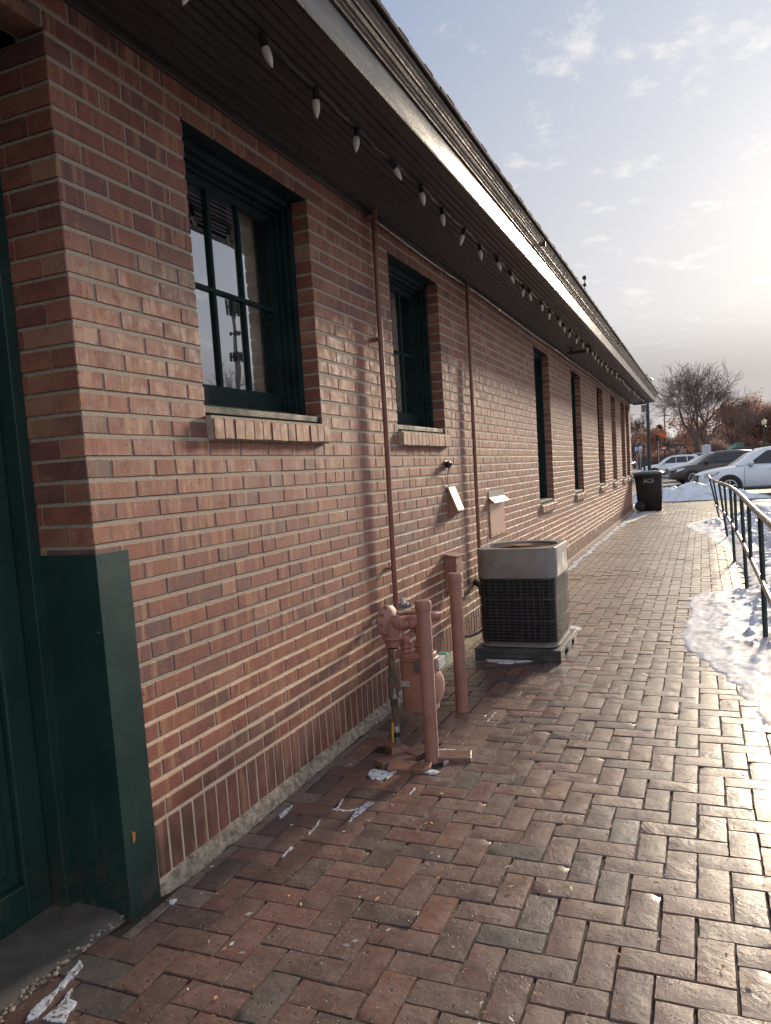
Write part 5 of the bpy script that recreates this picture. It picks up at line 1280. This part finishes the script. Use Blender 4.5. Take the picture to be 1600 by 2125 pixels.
t, e_ = tree('bare tree just left of the nearest green lamp post, beyond the building corner', -8.2, 112, .0, 8.4, .24, 6, 33, 1, .58, up_=.03, first=.22, shr=.80, nkid=(3, 3), rmin=.02); fit_tree(t, 9.0)
t, e_ = tree('low bare tree between the green lamp posts and the oaks', -4.6, 128, .3, 5.5, .2, 5, 35, 1, .6, up_=.04, first=.24, shr=.78); fit_tree(t, 5.4)
# dark conifer at the right edge
def conifer(label, x, y, zb, h, w_, cols, seed, n=5200):
    rr = random.Random(seed); t = thing('conifer', label, 'tree', (x, y, zb)); p = MB(); p.tube([(x, y, zb), (x, y, zb+h*.95)], [.22, .03], 8); p.build('trunk', M_bark, t, True)
    q = MB()
    for _ in range(n):
        f = rr.random()**.8; z = zb+h*(.06+.94*f); rad_ = w_*(1-f)**.8*(.75+.35*noise.noise(Vector((f*9, seed, rr.random()*.2)))); a = rr.random()*6.283; k = math.sqrt(rr.random())*(.9+.3*noise.noise(Vector((math.cos(a)*2, math.sin(a)*2, f*8))))
        c = Vector((x+math.cos(a)*rad_*k, y+math.sin(a)*rad_*k, z)); s_ = .10+.14*rr.random(); v1 = Vector((math.cos(a), math.sin(a), -.25)).normalized()*s_*1.5; v2 = Vector((-math.sin(a), math.cos(a), rr.gauss(0, .3)))*s_*.6
        col = rr.choice(cols); kk = .6+.8*rr.random(); q.add([c-v1, c+v2, c+v1, c-v2], [(0, 1, 2, 3)], tuple(x_*kk for x_ in col))
    q.build('foliage', M_leaf, t)
conifer('tall dark brown green conifer at the right edge behind the white lamp', 11.6, 107, ZL, 10.4, 3.6, [(.035, .030, .022), (.055, .040, .028), (.025, .028, .020)], 3, 7000)
conifer('small dark pine left of the tall bare tree, beyond the orange sign', -5.4, 146, .4, 7.0, 5.0, [(.075, .090, .085), (.10, .105, .10)], 8)
# far woodland band
def woods(x0, x1, y, hts, seed, n, cols, zb=0):
    rr = random.Random(seed); q = MB()
    for _ in range(n):
        x = rr.uniform(x0, x1); hh = lerp_tab(hts, x)*(.82+.35*noise.noise(Vector((x*.45, seed, 0)))+.12*noise.noise(Vector((x*2.1, seed, 4)))); z = zb+hh*math.sqrt(rr.random()) if rr.random() < .6 else zb+hh*rr.random()
        yy = y+rr.uniform(-4, 4); l_ = rr.uniform(.25, .8); a = rr.gauss(0, .6); w_ = rr.uniform(.02, .06); d = Vector((math.sin(a), rr.gauss(0, .3), math.cos(a))).normalized()*l_; s_ = Vector((math.cos(a), 0, -math.sin(a)))*w_
        c = Vector((x, yy, z)); col = rr.choice(cols); k = .7+.6*rr.random(); q.add([c-d-s_, c-d+s_, c+d+s_*.4, c+d-s_*.4], [(0, 1, 2, 3)], tuple(v*k for v in col))
    return q
GB = [(.19, .15, .15), (.22, .17, .16), (.16, .14, .16), (.26, .17, .14)]
q = woods(-16, 22, 160, [(-16, 6.2), (-9, 6.2), (-4, 5.5), (2, 6.5), (9, 7.5), (22, 9)], 4, 26000, GB, .6)
tag(q.build('far_woods', M_leaf), kind='stuff')
q = woods(-7, 14, 118, [(-7, 2.2), (-2, 2.6), (2, 3.0), (6, 3.4), (14, 3.8)], 14, 9000, [(.22, .15, .13), (.28, .16, .12), (.17, .13, .13)], 0)
tag(q.build('shrub_belt', M_leaf), kind='stuff')
# bare stems in the distance that also stand mirrored in the first window
t, e_ = tree('bare tree right of the path, mirrored in the first window', 27.0, 41.0, -.2, 9.3, .3, 6, 44, 1, .5, up_=.06, first=.25, shr=.77); fit_tree(t, 9.6)
# cell tower reflected in the first window
t = thing('cell_tower', 'tall cell tower with three tiers of antennas, seen mirrored in the first window', 'cell tower', (37.5, 59.1, -.2))
p = MB(); p.tube([(37.5, 59.1, -.2), (37.5, 59.1, 18.6)], [.32, .17], 12); p.build('mast', mat_plain('tower_steel', (.13, .13, .14), .5, .3), t, True)
def ant(z, k, w_, h_):
    p = MB(); 
    for a0 in (0, 2.094, 4.188):
        c = Vector((37.5+.75*w_*math.cos(a0+.4), 59.1+.75*w_*math.sin(a0+.4), z)); tx = Vector((-math.sin(a0+.4), math.cos(a0+.4), 0))
        p.tube([(37.5, 59.1, z), c], .05, 6); p.tube([c-tx*w_*.7, c+tx*w_*.7], .045, 6)
        for j in range(k):
            q_ = c+tx*w_*.7*(2*j/(k-1)-1); p.box(q_.x-.09, q_.y-.09, z-h_/2, q_.x+.09, q_.y+.09, z+h_/2)
    p.build('antenna', M_trimb, t)
ant(17.7, 3, .55, 1.3); ant(15.4, 2, .5, .3); ant(13.2, 3, .55, .8)
